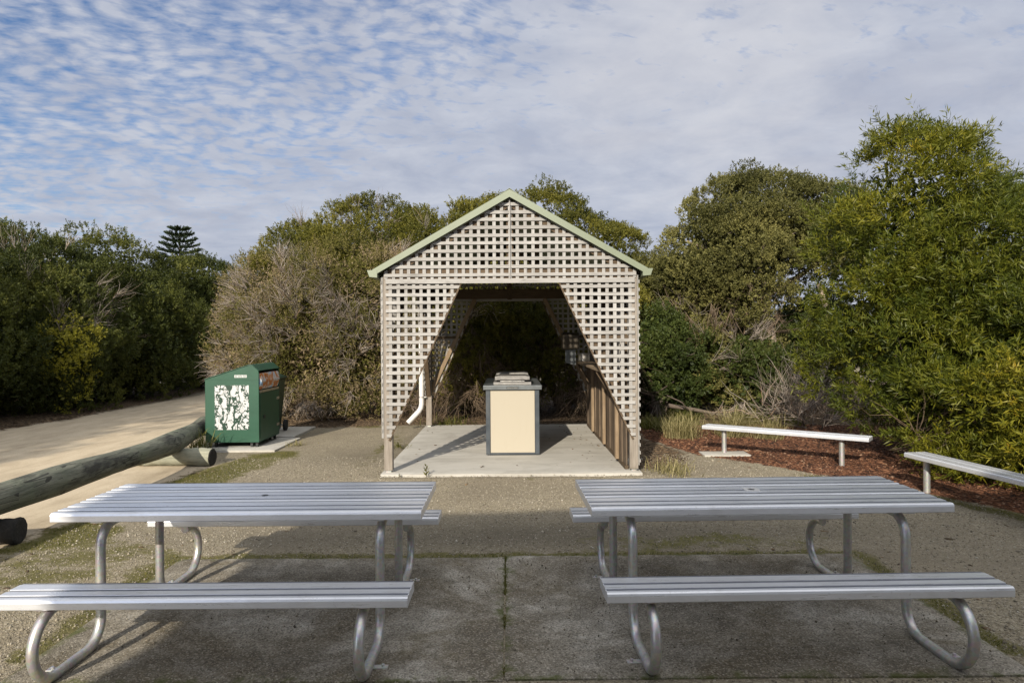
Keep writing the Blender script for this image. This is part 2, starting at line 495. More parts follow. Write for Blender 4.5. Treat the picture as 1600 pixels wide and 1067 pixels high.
    c = nt.mix(dk, c, (.035,.035,.03,1))
    gr = nt.rng(nt.noise(co, 2.3, 5, .6), .5, .7, 0, .45)
    c = nt.mix(gr, c, (.15,.19,.115,1))
    setp(nt, p, Base_Color=c, Roughness=.85, Normal=nt.bump(n, 1.0, .02))
    crk = nt.node('ShaderNodeTexVoronoi', {'Vector': nt.scale(co, 14, .9, 14), 'Scale': 1.0}, feature='DISTANCE_TO_EDGE').outputs['Distance']
    ck = nt.math('MULTIPLY', nt.math('LESS_THAN', crk, .035), nt.math('GREATER_THAN', nt.noise(co, 2.6, 4), .5))
    setp(nt, p, Base_Color=nt.mix(nt.math('MULTIPLY', ck, .85), c, (.02,.02,.017,1)))
    M['log'] = m
    m, nt, p = material('pale_log')
    co = nt.pos()
    n = nt.noise(nt.scale(co, 1.6, 16, 16), 1.6, 8, .68, .5)
    c = nt.ramp(n, [(.25, (.13,.135,.10)), (.5, (.26,.26,.195)), (.75, (.36,.35,.27))])
    setp(nt, p, Base_Color=c, Roughness=.85, Normal=nt.bump(n, .7, .01))
    M['palelog'] = m
    m, nt, p = material('charred_end')
    co = nt.pos()
    n = nt.noise(co, 25, 8, .75)
    c = nt.ramp(n, [(.3, (.008,.008,.008)), (.6, (.03,.028,.025)), (.8, (.16,.14,.12))])
    setp(nt, p, Base_Color=c, Roughness=.9, Normal=nt.bump(n, 1.0, .02))
    M['char'] = m
    # the ground: gravel, sandy road, red mulch, leaf litter, moss by mask
    m, nt, p = material('ground_surface')
    co = nt.pos()
    v1 = nt.node('ShaderNodeTexVoronoi', {'Vector': co, 'Scale': 95.0})
    v2 = nt.node('ShaderNodeTexVoronoi', {'Vector': co, 'Scale': 48.0})
    s1 = nt.node('ShaderNodeSeparateColor', {0: v1.outputs['Color']})
    s2 = nt.node('ShaderNodeSeparateColor', {0: v2.outputs['Color']})
    big = nt.noise(co, .7, 8, .65, .4)
    med = nt.noise(co, 4.5, 8, .7)
    grav = nt.ramp(s1.outputs[0], [(0, (.11,.092,.060)), (.3, (.20,.170,.115)), (.65, (.275,.238,.165)), (.93, (.36,.32,.235)), (1, (.47,.44,.36))])
    grav = nt.mix(nt.rng(s2.outputs[1], .55, 1, 0, .6), grav, (.30,.26,.205,1))
    grav = nt.mix(nt.rng(big, .34, .60, .7, 0), grav, (.19,.162,.118,1))
    grav = nt.mix(nt.rng(med, .52, .72, 0, .45), grav, (.32,.28,.20,1))
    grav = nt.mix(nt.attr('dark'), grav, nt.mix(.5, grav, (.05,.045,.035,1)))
    sand = nt.ramp(nt.noise(nt.scale(co, 2.2, .7, 1), 1.6, 8, .66, .3), [(.25, (.33,.27,.19)), (.5, (.47,.395,.285)), (.75, (.56,.48,.355))])
    sand = nt.mix(nt.rng(s1.outputs[1], .6, 1, 0, .35), sand, (.27,.22,.16,1))
    sand = nt.mix(nt.rng(nt.noise(nt.scale(co, 6, .5, 1), 1.0, 6, .7), .55, .72, 0, .4), sand, (.36,.30,.22,1))
    mulch = nt.ramp(nt.node('ShaderNodeSeparateColor', {0: nt.node('ShaderNodeTexVoronoi', {'Vector': nt.scale(co, 1, .45, 1), 'Scale': 46.0}).outputs['Color']}).outputs[0],
                    [(0, (.03,.014,.008)), (.45, (.10,.040,.020)), (.8, (.19,.08,.04)), (1, (.27,.14,.08))])
    litter = nt.ramp(nt.node('ShaderNodeSeparateColor', {0: nt.node('ShaderNodeTexVoronoi', {'Vector': co, 'Scale': 40.0}).outputs['Color']}).outputs[0],
                     [(0, (.03,.022,.014)), (.5, (.09,.062,.038)), (.85, (.17,.12,.075)), (1, (.25,.19,.125))])
    mossc = nt.ramp(nt.noise(co, 30, 6, .7), [(.3, (.055,.052,.014)), (.6, (.125,.115,.032)), (.8, (.20,.18,.065))])
    brk = nt.rng(nt.noise(co, 3.2, 9, .78), .3, .7, -.42, .42)
    def mask(a):
        return nt.rng(nt.math('ADD', nt.attr(a), brk), .38, .62)
    c = nt.mix(mask('sand'), grav, sand)
    c = nt.mix(mask('litter'), c, litter)
    c = nt.mix(mask('mulch'), c, mulch)
    c = nt.mix(nt.math('MULTIPLY', mask('moss'), .85), c, mossc)
    h = nt.math('ADD', nt.rng(v1.outputs['Distance'], 0, .6, 1, 0), nt.math('MULTIPLY', nt.noise(co, 30, 6), 1.5))
    stren = nt.rng(nt.attr('sand'), 0, 1, .75, .22)
    bp = nt.node('ShaderNodeBump', {'Strength': stren, 'Distance': .008, 'Height': h}).outputs[0]
    setp(nt, p, Base_Color=c, Roughness=.95, Normal=bp, Specular_IOR_Level=.2)
    M['ground'] = m
    # leaves
    M['teatree'] = leaf_mat('tea_tree_leaves', [(0, (.020,.026,.006)), (.3, (.058,.062,.011)), (.65, (.135,.124,.018)), (.93, (.22,.19,.034)), (1, (.21,.12,.04))], .6, .16, .2)
    M['hedge'] = leaf_mat('coastal_hedge_leaves', [(0, (.014,.022,.006)), (.4, (.038,.048,.010)), (.75, (.088,.096,.018)), (1, (.16,.155,.034))], .55, .15, .2)
    M['dryleaf'] = leaf_mat('half_dead_foliage', [(0, (.046,.050,.011)), (.36, (.105,.098,.022)), (.48, (.165,.135,.052)), (.62, (.235,.180,.110)), (.85, (.30,.225,.15)), (1, (.27,.14,.07))], .8, .12, .15)
    M['paperleaf'] = leaf_mat('grey_green_leaves', [(0, (.032,.034,.010)), (.4, (.090,.088,.026)), (.75, (.175,.162,.050)), (1, (.25,.225,.078))], .6, .16, .2)
    M['wattle'] = leaf_mat('wattle_phyllodes', [(0, (.020,.032,.005)), (.35, (.056,.072,.008)), (.7, (.132,.132,.011)), (.9, (.22,.19,.016)), (1, (.30,.18,.022))], .5, .2, .25)
    M['lime'] = leaf_mat('lime_leaves', [(0, (.13,.13,.012)), (.5, (.26,.24,.02)), (1, (.38,.34,.03))], .5, .3)
    M['under'] = leaf_mat('understory_leaves', [(0, (.016,.026,.007)), (.5, (.045,.062,.014)), (1, (.10,.115,.028))], .55, .18, .2)
    M['straw'] = leaf_mat('dry_grass_blades', [(0, (.14,.125,.045)), (.5, (.29,.25,.115)), (1, (.42,.36,.19))], .7, .3)
    M['blade'] = leaf_mat('green_grass_blades', [(0, (.040,.048,.010)), (.5, (.105,.105,.020)), (1, (.19,.165,.045))], .6, .3)
    M['pine'] = leaf_mat('island_pine_needles', [(0, (.010,.022,.010)), (.5, (.022,.040,.017)), (1, (.042,.062,.025))], .6, .1)
    M['chip'] = leaf_mat('bark_chips', [(0, (.022,.011,.007)), (.3, (.062,.027,.015)), (.65, (.125,.054,.027)), (.9, (.20,.098,.052)), (1, (.29,.185,.12))], .85, 0)
    M['pebble'] = leaf_mat('pebbles', [(0, (.09,.078,.058)), (.4, (.23,.20,.15)), (.8, (.31,.275,.21)), (1, (.40,.37,.31))], .9, 0)
    M['fallen'] = leaf_mat('fallen_leaves', [(0, (.045,.03,.018)), (.5, (.13,.085,.05)), (1, (.24,.17,.10))], .85, .1)
mk()

# ================================================================== GROUND
def seg_dist(x, y, pts):
    d = np.full_like(x, 1e9)
    for (ax, ay), (bx, by) in zip(pts[:-1], pts[1:]):
        vx, vy = bx-ax, by-ay
        t = np.clip(((x-ax)*vx+(y-ay)*vy)/(vx*vx+vy*vy), 0, 1)
        d = np.minimum(d, np.hypot(x-ax-t*vx, y-ay-t*vy))
    return d
def sstep(v, a, b):
    t = np.clip((v-a)/(b-a), 0, 1); return t*t*(3-2*t)
def inpoly(x, y, poly):
    r = np.zeros(x.shape, bool); n = len(poly)
    for i in range(n):
        (x1, y1), (x2, y2) = poly[i], poly[(i+1) % n]
        c = ((y1 > y) != (y2 > y)) & (x < (x2-x1)*(y-y1)/((y2-y1) if y2 != y1 else 1e-9)+x1)
        r ^= c
    return r
def sdf(x, y, poly):
    d = seg_dist(x, y, poly+[poly[0]])
    return np.where(inpoly(x, y, poly), -d, d)

ROAD = [(-3.95,-30),(-3.95,4.5),(-3.95,9.2),(-5.1,10.6),(-5.6,13),(-5.9,18),(-6.6,24),(-9,30),(-13,33),(-14,30),(-10,25),(-9.3,21),(-9.4,16.5),(-9.7,13),(-10.0,8),(-10.3,0),(-10.5,-30)]
MULCH = [(2.65,9.6),(2.2,11.2),(2.3,12.5),(4.5,13.2),(7,12.5),(11,9),(11,2),(6.0,4.2),(5.25,5.4),(4.75,6.6),(4.35,7.4),(3.9,7.95),(3.4,8.7)]
LITTER = [[(-4.35,3),(-4.0,3),(-3.85,6.2),(-3.8,8.7),(-4.0,8.7),(-4.15,6.2)],[(-5.8,12.8),(-4.4,12.5),(-2.6,13.1),(0,13.2),(2.2,13.0),(2.4,14),(2.6,22),(-6,22)], [(-9.9,2),(-9.7,10),(-9.5,15),(-9.5,21),(-11,26),(-20,28),(-20,-5),(-10.4,-5)], [(2.0,11.6),(5,12.6),(9,11),(16,6),(16,24),(2,24)],
          [(1.62,8.6),(2.3,8.8),(2.6,10),(2.4,12.5),(1.62,12.7)]]
LOGEDGE = [(-4.1,3.0),(-3.72,6.2),(-3.68,8.6),(-3.4,9.9)]

def masks(x, y):
    w = (fbm2(x, y, .9, 4, 2)-.5)*.9
    road = 1-sstep(sdf(x, y, ROAD)+w*.5, -.3, .3)
    mul = 1-sstep(sdf(x, y, MULCH)+w*.35, -.18, .18)
    lit = np.zeros_like(x)
    for L in LITTER: lit = np.maximum(lit, 1-sstep(sdf(x, y, L)+w*.9, -.5, .5))
    lit = np.maximum(lit*(1-mul), .35*(1-sstep(sdf(x, y, MULCH), .0, .5)))
    moss = 1.0*(1-sstep(seg_dist(x, y, LOGEDGE), .12, .62))*sstep(fbm2(x, y, 1.3, 3, 9), .30, .52)
    me = sdf(x, y, MULCH)
    moss = np.maximum(moss, .75*(1-sstep(np.abs(me-.16), .02, .26))*(y < 8.2))
    for bx in ((-2.6,2.66,3.3,5.26),):
        ins = np.maximum(np.maximum(bx[0]-x, x-bx[1]), np.maximum(bx[2]-y, y-bx[3]))
        moss = np.maximum(moss, .82*(1-sstep(np.abs(ins), .0, .22))*(y > 3.6))
    moss = np.maximum(moss, .62*np.exp(-((x+3.3)/.9)**2-((y-5.2)/1.0)**2))
    moss = np.maximum(moss, .55*np.exp(-((x-1.6)/1.6)**2-((y-5.6)/.35)**2))
    moss = np.maximum(moss, .5*np.exp(-((x+1.9)/.25)**2-((y-10.5)/2.5)**2))
    moss = np.maximum(moss, .55*np.exp(-((x+2.2)/1.6)**2-((y-12.9)/.35)**2))
    moss = np.maximum(moss, .5*np.exp(-((x-.6)/1.5)**2-((y-8.05)/.08)**2))
    moss = np.maximum(moss, .8*np.exp(-((x-3.2)/1.2)**2-((y-12.9)/.8)**2))
    moss = np.maximum(moss, .6*np.exp(-((x+3.6)/.5)**2-((y-9.95)/.2)**2))
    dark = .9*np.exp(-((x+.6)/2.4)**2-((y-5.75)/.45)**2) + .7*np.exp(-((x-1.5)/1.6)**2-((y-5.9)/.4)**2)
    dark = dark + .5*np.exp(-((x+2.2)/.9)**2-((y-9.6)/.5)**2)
    return road, mul, lit, np.clip(moss, 0, 1), np.clip(dark, 0, 1)

def hgt(x, y):
    h = (fbm2(x, y, .55, 3, 4)-.5)*.03
    near = sstep(np.maximum(np.maximum(-2.9-x, x-2.9), np.maximum(3.2-y, y-5.4)), 0, .6)
    near = np.minimum(near, sstep(np.maximum(np.maximum(-1.8-x, x-1.8), np.maximum(8.1-y, y-13)), 0, .5))
    near = near*(1-sstep(np.hypot(x, y-8), 16, 25))
    d = np.maximum(np.maximum(-1.58-x, x-1.62), np.maximum(8.20-y, y-12.8))
    berm = .030*(1-sstep(d, .06, .45))*(d > 0)*(.6+.8*fbm2(x, y, 2.5, 3, 8))
    return np.minimum(h, .012)*near + berm*(y < 12.8)

def build_ground():
    def axis(lo, hi, st, far):
        a = list(np.arange(lo, hi+1e-6, st)); s = st
        p, q = [a[0]], [a[-1]]
        while q[-1] < far:
            s *= 1.28; q.append(q[-1]+s); p.append(p[-1]-s)
        return np.array(p[:0:-1]+a+q[1:])
    X = axis(-11, 8.5, .085, 600); Y = axis(2.6, 15, .085, 600)
    gx, gy = np.meshgrid(X, Y); nx, ny = len(X), len(Y)
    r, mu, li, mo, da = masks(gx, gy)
    z = hgt(gx, gy) - .01*r
    co = np.stack([gx, gy, z], -1).reshape(-1, 3)
    i = np.arange(nx*ny).reshape(ny, nx)
    q = np.stack([i[:-1,:-1], i[:-1,1:], i[1:,1:], i[1:,:-1]], -1).reshape(-1, 4)
    fr = r.reshape(-1)[q].mean(1); fm = mu.reshape(-1)[q].mean(1)
    kind = np.where(fm > .5, 2, np.where(fr > .5, 1, 0))
    for k, nm in ((0, 'ground'), (1, 'road'), (2, 'mulch_bed')):
        f = q[kind == k]; used = np.unique(f); remap = np.full(len(co), -1); remap[used] = np.arange(len(used))
        me = bpy.data.meshes.new(nm); n = len(used)
        me.vertices.add(n); me.vertices.foreach_set('co', co[used].reshape(-1).astype(np.float32))
        me.loops.add(len(f)*4); me.loops.foreach_set('vertex_index', remap[f].reshape(-1).astype(np.int32))
        me.polygons.add(len(f)); me.polygons.foreach_set('loop_start', (np.arange(len(f))*4).astype(np.int32))
        me.update(calc_edges=True)
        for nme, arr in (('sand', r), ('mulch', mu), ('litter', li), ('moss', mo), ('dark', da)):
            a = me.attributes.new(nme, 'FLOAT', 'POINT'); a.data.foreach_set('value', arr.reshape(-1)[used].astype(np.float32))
        me.polygons.foreach_set('use_smooth', np.ones(len(f), bool))
        me.materials.append(M['ground'])
        o = bpy.data.objects.new(nm, me); COL.objects.link(o); tag(o, kind='structure')
build_ground()

def slab_grid(name, x0, x1, y0, y1, z0, z1, mat, seed, step=.06, edge=.02):
    """a concrete slab with slightly ragged, rounded edges and an edge mask for moss"""
    nx = int((x1-x0)/step)+1; ny = int((y1-y0)/step)+1
    gx, gy = np.meshgrid(np.linspace(x0, x1, nx), np.linspace(y0, y1, ny))
    e = np.minimum(np.minimum(gx-x0, x1-gx), np.minimum(gy-y0, y1-gy))
    wob = (fbm2(gx, gy, 2.2, 4, seed)-.5)
    sx = np.where(gx == x0, 1, np.where(gx == x1, -1, 0)); sy = np.where(gy == y0, 1, np.where(gy == y1, -1, 0))
    px = gx+sx*wob*edge; py = gy+sy*wob*edge
    z = z1 + (fbm2(gx, gy, 1.0, 3, seed+3)-.5)*.008 - np.where(e < 1e-6, .007, 0)
    v = [tuple(t) for t in np.stack([px, py, z], -1).reshape(-1, 3)]
    idx = np.arange(nx*ny).reshape(ny, nx)
    f = [tuple(t) for t in np.stack([idx[:-1,:-1], idx[:-1,1:], idx[1:,1:], idx[1:,:-1]], -1).reshape(-1, 4)]
    ring = list(idx[0,:]) + list(idx[1:,-1]) + list(idx[-1,-2::-1]) + list(idx[-2:0:-1,0])
    b = len(v); v += [(v[i][0], v[i][1], z0) for i in ring]; n = len(ring)
    f += [(ring[i], b+i, b+(i+1) % n, ring[(i+1) % n]) for i in range(n)]
    me = bpy.data.meshes.new(name); me.from_pydata(v, [], f)
    a = me.attributes.new('moss', 'FLOAT', 'POINT')
    m = np.concatenate([(.62*(1-sstep(e, 0, .12))).reshape(-1), np.full(n, .6)])
    a.data.foreach_set('value', m.astype(np.float32))
    me.materials.append(mat)
    o = bpy.data.objects.new(name, me); COL.objects.link(o); return tag(o, kind='structure')

slab_grid('concrete_pavement', -2.53, -.043, 3.36, 5.24, -.1, .014, M['oldconc'], 11)
slab_grid('concrete_pavement', -.030, 2.60, 3.37, 5.26, -.1, .016, M['oldconc'], 23)
slab_grid('shelter_floor_slab', -1.56, 1.60, 8.22, 12.78, -.1, .05, M['concrete'], 31, .08, .018)
slab_grid('bin_pad', -4.85, -3.50, 10.16, 11.42, -.1, .035, M['concrete'], 37, .08, .03)
slab_grid('bin_pad', -4.9, -3.62, 11.5, 12.75, -.1, .045, M['concrete'], 41, .08, .04)
slab_grid('bench_footing', 2.72, 3.36, 9.50, 9.82, -.1, .03, M['concrete'], 43, .05, .05)

# ================================================================== PICNIC TABLES
def plank_profile(y0, w, z0, z1, flip=False):
    """extruded plank seen end on (front nose at y0), two ribbed grooves on top; returns [(poly, material)] pieces"""
    g = .004; h = z1
    nose = [(.0, z0+.004), (.0, h-.016), (.004, h-.006), (.013, h)]
    xs = [.038, .068, .122, .152, w-.010]
    p = [(.004, z0)]+nose+[(xs[0]*w/.25, h), (xs[0]*w/.25+.001, h-g), (xs[1]*w/.25-.001, h-g), (xs[1]*w/.25, h),
         (xs[2]*w/.25, h), (xs[2]*w/.25+.001, h-g), (xs[3]*w/.25-.001, h-g), (xs[3]*w/.25, h), (w*.905, h), (w*.905+.001, h-g), (w, h-g), (w, z0+.004), (w-.004, z0)]
    if flip: p = [(w-a, b) for a, b in p][::-1]
    pr = [(y0+a, b) for a, b in p]
    fl = []
    for a, b in ((xs[0], xs[1]), (xs[2], xs[3]), (.2275, .2505)):
        a, b = a*w/.25+.0015, b*w/.25-.0015
        if flip: a, b = w-b, w-a
        fl.append((y0+a, y0+b, h-g))
    return pr, fl

def plank(mb, x0, x1, y0, w, z0, z1):
    pr, fl = plank_profile(y0, w, z0, z1)
    mb.prism(pr, x0, x1, 'x', 0)
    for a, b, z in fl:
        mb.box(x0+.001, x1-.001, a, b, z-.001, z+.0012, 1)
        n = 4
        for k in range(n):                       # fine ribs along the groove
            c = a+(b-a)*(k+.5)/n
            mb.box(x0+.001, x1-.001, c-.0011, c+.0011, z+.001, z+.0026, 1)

def arc(cy, cz, r, a0, a1, n=8):
    return [(cy+r*math.cos(math.radians(a0+(a1-a0)*i/n)), cz+r*math.sin(math.radians(a0+(a1-a0)*i/n))) for i in range(n+1)]

def make_table(label, plate):
    t = thing('picnic_table', label, 'picnic table', group='aluminium picnic tables on the concrete pavement')
    L = 1.01
    mb = MB()
    for k in range(3): plank(mb, -L, L, -.3825+k*.256, .253, .70, .75)
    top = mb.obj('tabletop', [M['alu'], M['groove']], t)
    for s in (-1, 1):                            # end caps
        e = MB()
        for k in range(3):
            y0 = -.3825+k*.256
            pr, _ = plank_profile(y0, .253, .70, .75)
            e.prism([(a, b) for a, b in pr], s*L if s > 0 else -L-.004, s*L+.004 if s > 0 else -L, 'x')
        e.obj('end_cap', M['alu'], top)
    for x in (-.775, 0, .775):                   # battens under the planks
        c = MB(); c.box(x-.03, x+.03, -.36, .36, .690, .6995); c.obj('batten', M['alu'], top)
    h = MB()
    n = 20
    h.tube([(.02,.01,.7488),(.02,.01,.7515)], .020, 20)
    hole = h.obj('umbrella_hole', M['black'], top)
    if plate:
        pm = MB(); a = .045; r = .022
        ring = [(.02+r*math.cos(2*PI*i/24), .01+r*math.sin(2*PI*i/24)) for i in range(24)]
        sq = []
        for i in range(24):
            an = 2*PI*i/24; c_, s_ = math.cos(an), math.sin(an); k = a/max(abs(c_), abs(s_)); sq.append((.02+c_*k, .01+s_*k))
        v = [(x, y, .7502) for x, y in sq]+[(x, y, .7535) for x, y in sq]+[(x, y, .7535) for x, y in ring]+[(x, y, .7502) for x, y in ring]
        f = []
        for i in range(24):
            j = (i+1) % 24
            f += [(i, j, 24+j, 24+i), (24+i, 24+j, 48+j, 48+i), (48+i, 48+j, 72+j, 72+i)]
        pm.add(v, f); pm.obj('umbrella_plate', M['pvc'], top)
    for s in (-1, 1):
        b = MB(); y0 = s*.72-.116
        plank(b, -L+.01, L-.01, y0, .232, .40, .45)
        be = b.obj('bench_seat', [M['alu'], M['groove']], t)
        for q in (-1, 1):
            e = MB(); pr, _ = plank_profile(y0, .232, .40, .45)
            a = q*(L-.01); e.prism(pr, min(a, a+q*.004), max(a, a+q*.004), 'x'); e.obj('end_cap', M['alu'], be)
            bk = MB(); bk.box(q*.775-.035, q*.775+.035, s*.72-.09, s*.72+.09, .388, .3995); bk.obj('bracket', M['tube'], be)
    for x in (-.775, .775):
        half = [(-.20, .662)] + arc(-.20, .542, .12, 90, 180, 8)[1:] + [(-.32, .40)] + arc(-.46, .17, .14, 0, -90, 8) + [(-.58, .03)]
        half += arc(-.70, .198, .168, -90, -270, 18) + [(-.66, .366)]
        path = [(x, -y, z) for y, z in half][::-1] + [(x, y, z) for y, z in half]
        f = MB(); f.tube(path, .026, 18)
        fr = f.obj('tube_frame', M['tube'], t, smooth=True)
        for s in (-1, 1):
            p = MB(); i = -1 if x < 0 else 1; cy = s*.62
            p.box(min(x+i*.0, x+i*.095), max(x, x+i*.095), cy-.02, cy+.02, .012, .018)
            p.tube([(x+i*.07, cy, .017), (x+i*.07, cy, .030)], .009, 6)
            p.obj('foot_plate', M['tube'], fr, bevel=.001)
    return t
t1 = make_table('aluminium picnic table with attached benches, near the log barrier, bare hole in its top', False)
t1.location = (-1.50, 4.11, .0)
t2 = make_table('aluminium picnic table with attached benches, near the red mulch, white plate round its hole', True)
t2.location = (1.455, 4.165, .0); t2.rotation_euler.z = math.radians(1.2)

# ================================================================== SHELTER
XC, YF, YB = .02, 8.30, 12.62                    # centre, faces of the front posts and rear posts
EAVE, APEX = 2.46, 3.395
HW = 1.545
SL = math.tan(math.radians(30))
def build_shelter():
    t = thing('picnic_shelter', 'open timber lattice shelter with pale green gable roof on a concrete slab', 'shelter', (XC, 0, 0))
    rnd = random.Random(3)
    pitch, sw, th = .0945, .0385, .011
    def lattice(name, conv, y, face, x_anchor=0.0, z_anchor=2.355, plane='y', mats=None):
        """conv: convex outline (u, z); slats across in front of slats upright. face = -1 looks towards the camera"""
        sw = .0385
        mb = MB(); us = [p[0] for p in conv]; zs = [p[1] for p in conv]
        ar = sum(conv[i][0]*conv[(i+1) % len(conv)][1]-conv[(i+1) % len(conv)][0]*conv[i][1] for i in range(len(conv)))
        cv = conv if ar > 0 else conv[::-1]
        k0 = math.floor((min(zs)-z_anchor)/pitch)-1
        for k in range(k0, k0+int((max(zs)-min(zs))/pitch)+4):
            z = z_anchor+k*pitch+rnd.uniform(-.0045, .0045); dz = rnd.gauss(0, .0045); sw = .0385+rnd.uniform(-.0025, .0025)
            poly = clip([(min(us)-1, z-sw/2-dz), (max(us)+1, z-sw/2+dz), (max(us)+1, z+sw/2+dz), (min(us)-1, z+sw/2-dz)], cv)
            if poly and area(poly) > .0012:
                a, b = (y+face*.0005, y+face*(th+rnd.uniform(0, .002)))
                mb.prism(poly, min(a, b), max(a, b), plane, 0)
        k0 = math.floor((min(us)-x_anchor)/pitch)-1
        for k in range(k0, k0+int((max(us)-min(us))/pitch)+4):
            u = x_anchor+k*pitch+rnd.uniform(-.004, .004); du = rnd.gauss(0, .004); sw = .0385+rnd.uniform(-.0025, .0025)
            poly = clip([(u-sw/2-du, min(zs)-1), (u+sw/2-du, min(zs)-1), (u+sw/2+du, max(zs)+1), (u-sw/2+du, max(zs)+1)], cv)
            if poly and area(poly) > .0012:
                a, b = (y-face*.0005, y-face*(th+rnd.uniform(0, .002)))
                mb.prism(poly, min(a, b), max(a, b), plane, 1)
        return mb.obj(name, mats or [M['slat_h'], M['slat_v']], t)
    # posts
    for sx in (-1, 1):
        for y0 in (YF, YB-.10):
            m = MB(); x0 = sx*HW if sx < 0 else HW-.10
            m.box(x0, x0+.10, y0, y0+.10, .075, 2.44); p = m.obj('post', M['post'], t, bevel=.006)
            s = MB(); s.box(x0+.02, x0+.08, y0+.02, y0+.08, .045, .0745); s.obj('stirrup', M['tube'], p)
    # frames front and rear: beam, trimmed opening, king post, rafters
    for yb, out in ((YF, -1), (YB-.05, 1)):
        m = MB(); m.box(-HW+.101, HW-.101, yb+.003, yb+.048, 2.385, 2.565); m.obj('beam', M['brown_x'], t, bevel=.003)
        m = MB(); m.box(-.045, .045, yb-.012 if out > 0 else yb+.05, yb+.0015 if out > 0 else yb+.07, 2.37, 2.60); m.obj('beam_block', M['brown_z'], t)
        m = MB(); m.box(-.04, .04, yb+.004, yb+.047, 2.567, APEX-.17); m.obj('king_post', M['brown_z'], t)
        for sx in (-1, 1):
            m = MB(); m.bar((sx*(HW-.02), yb+.025, APEX-.075-(HW-.02)*SL), (sx*.03, yb+.025, APEX-.075-.03*SL), .042, .09); m.obj('rafter', M['brown_x'], t)
            m = MB(); m.bar((sx*.640, yb+.025, 2.384), (sx*1.495, yb+.025, .62), .070, .044, (0,1,0)); m.obj('brace', M['tan'] if out > 0 else M['brown_z'], t, bevel=.002)  # rear braces get the lighter tan in place of sunlight
            m = MB(); m.box(sx*.995 if sx > 0 else -HW+.101, HW-.101 if sx > 0 else -.995, yb+.003, yb+.046, 1.66, 1.70); m.obj('rail', M['brown_x'], t)
        # lattice cladding on the outer face
        yl = yb-.0135 if out < 0 else yb+.0635
        hx = HW-.035
        gable = [(-hx-.02, 2.40), (hx+.02, 2.40), (hx+.02, EAVE+.03), (0, APEX-.02), (-hx-.02, EAVE+.03)]
        lattice('lattice', gable, yl, out)
        for sx in (-1, 1):
            tri = [(sx*.60, 2.338), (sx*hx, 2.338), (sx*hx, .44), (sx*1.478, .44)]
            lattice('lattice', tri, yl, out, x_anchor=sx*.04, z_anchor=2.30)
            m = MB()                             # thin dark strip along the cut edge
            m.bar((sx*.600, yl, 2.338), (sx*1.480, yl, .44), .024, .010, (0,1,0)); m.obj('edge_strip', M['brown_z'], t)
        m = MB(); a, b = sorted((yl+out*.0005, yl+out*.018)); m.box(-hx, hx, a, b, 2.342, 2.398); m.obj('rail', M['slat_h'], t)
        m = MB(); a, b = sorted((yl+out*.014, yl+out*.026)); m.bar((0, (a+b)/2, 2.40), (0, (a+b)/2, APEX-.04), .012, .02, (0,1,0)); m.obj('centre_strip', M['slat_v'], t)
    # side walls: top plates, lattice outside
    for sx in (-1, 1):
        xs = sx*(HW-.05)
        m = MB(); m.box(xs-.045, xs+.045, YF+.101, YB-.101, 2.36, 2.45); m.obj('top_plate', M['brown_y'], t)
        xl = sx*(HW+.0135)
        if sx > 0:
            full = [(YF-.02, .12), (YB+.02, .12), (YB+.02, 2.43), (YF-.02, 2.43)]
            lattice('side_lattice', full, xl, 1, x_anchor=YF+.02, plane='x', mats=[M['slat_y'], M['slat_v']])
            for y in np.linspace(YF+.75, YB-.75, 4):
                m = MB(); m.box(xs-.02, xs+.044, y-.035, y+.035, .052, 2.358); m.obj('stud', M['brown_z'], t)
        else:
            for a, b, c in ((YF-.02, 1.25, 1), (YB+.02, 1.25, -1)):
                tri = [(a, 2.43), (a+c*b, 2.43), (a+c*.05, .47), (a, .47)]
                lattice('side_lattice', tri, xl, -1, x_anchor=YF+.02, plane='x', mats=[M['slat_y'], M['slat_v']])
                m = MB(); m.bar((xs, a+c*(b-.03), 2.36), (xs, a+c*.10, .60), .042, .075, (1,0,0)); m.obj('brace', M['brown_z'], t)
    m = MB(); m.box(-HW-.028, -HW-.002, YF-.006, YF+.020, .47, 2.42); m.obj('corner_strip', M['slat_v'], t)
    # lined lower half of the right wall, made of upright boards, with a shelf along its top
    xw = HW-.115
    m = MB(); y = YF+.11; i = 0
    while y < YB-.14:
        w = rnd.uniform(.20, .36); w = min(w, YB-.12-y)
        if w > .05:
            off = .012*(i % 2)
            m.box(xw-.018-off, xw-off, y, y+w-.004-.02*rnd.random(), .10, 1.18)
        y += w; i += 1
    for y in (YF+.55, YF+1.75, YF+3.1):
        s = MB(); s.box(xw-.078, xw-.033, y, y+.09, .099, 1.20); s.obj('stud', M['tan'], t, bevel=.002)
    m.obj('board_lining', M['lining'], t)
    m = MB(); m.box(xw-.032, xw-.0325+.045, YF+.11, YB-.11, .052, .098); m.obj('sole_plate', M['brown_y'], t)
    m = MB()
    for k, (a, b) in enumerate(((xw-.26, xw-.14), (xw-.135, xw-.01))): m.box(a, b, YF+.40, YB-.16, 1.215, 1.25)
    m.obj('shelf', M['shelf'], t, bevel=.003)
    for y in (YF+1.1, YB-.7):
        m = MB(); m.bar((xw-.24, y, 1.20), (xw-.034, y, .86), .04, .05, (0,1,0)); m.obj('shelf_bracket', M['brown_z'], t)
    # purlins, ridge, roof
    Y0, Y1 = YF-.10, YB+.12
    m = MB(); m.box(-.02, .02, YF+.05, YB-.06, APEX-.16, APEX-.02); m.obj('ridge_beam', M['brown_y'], t)
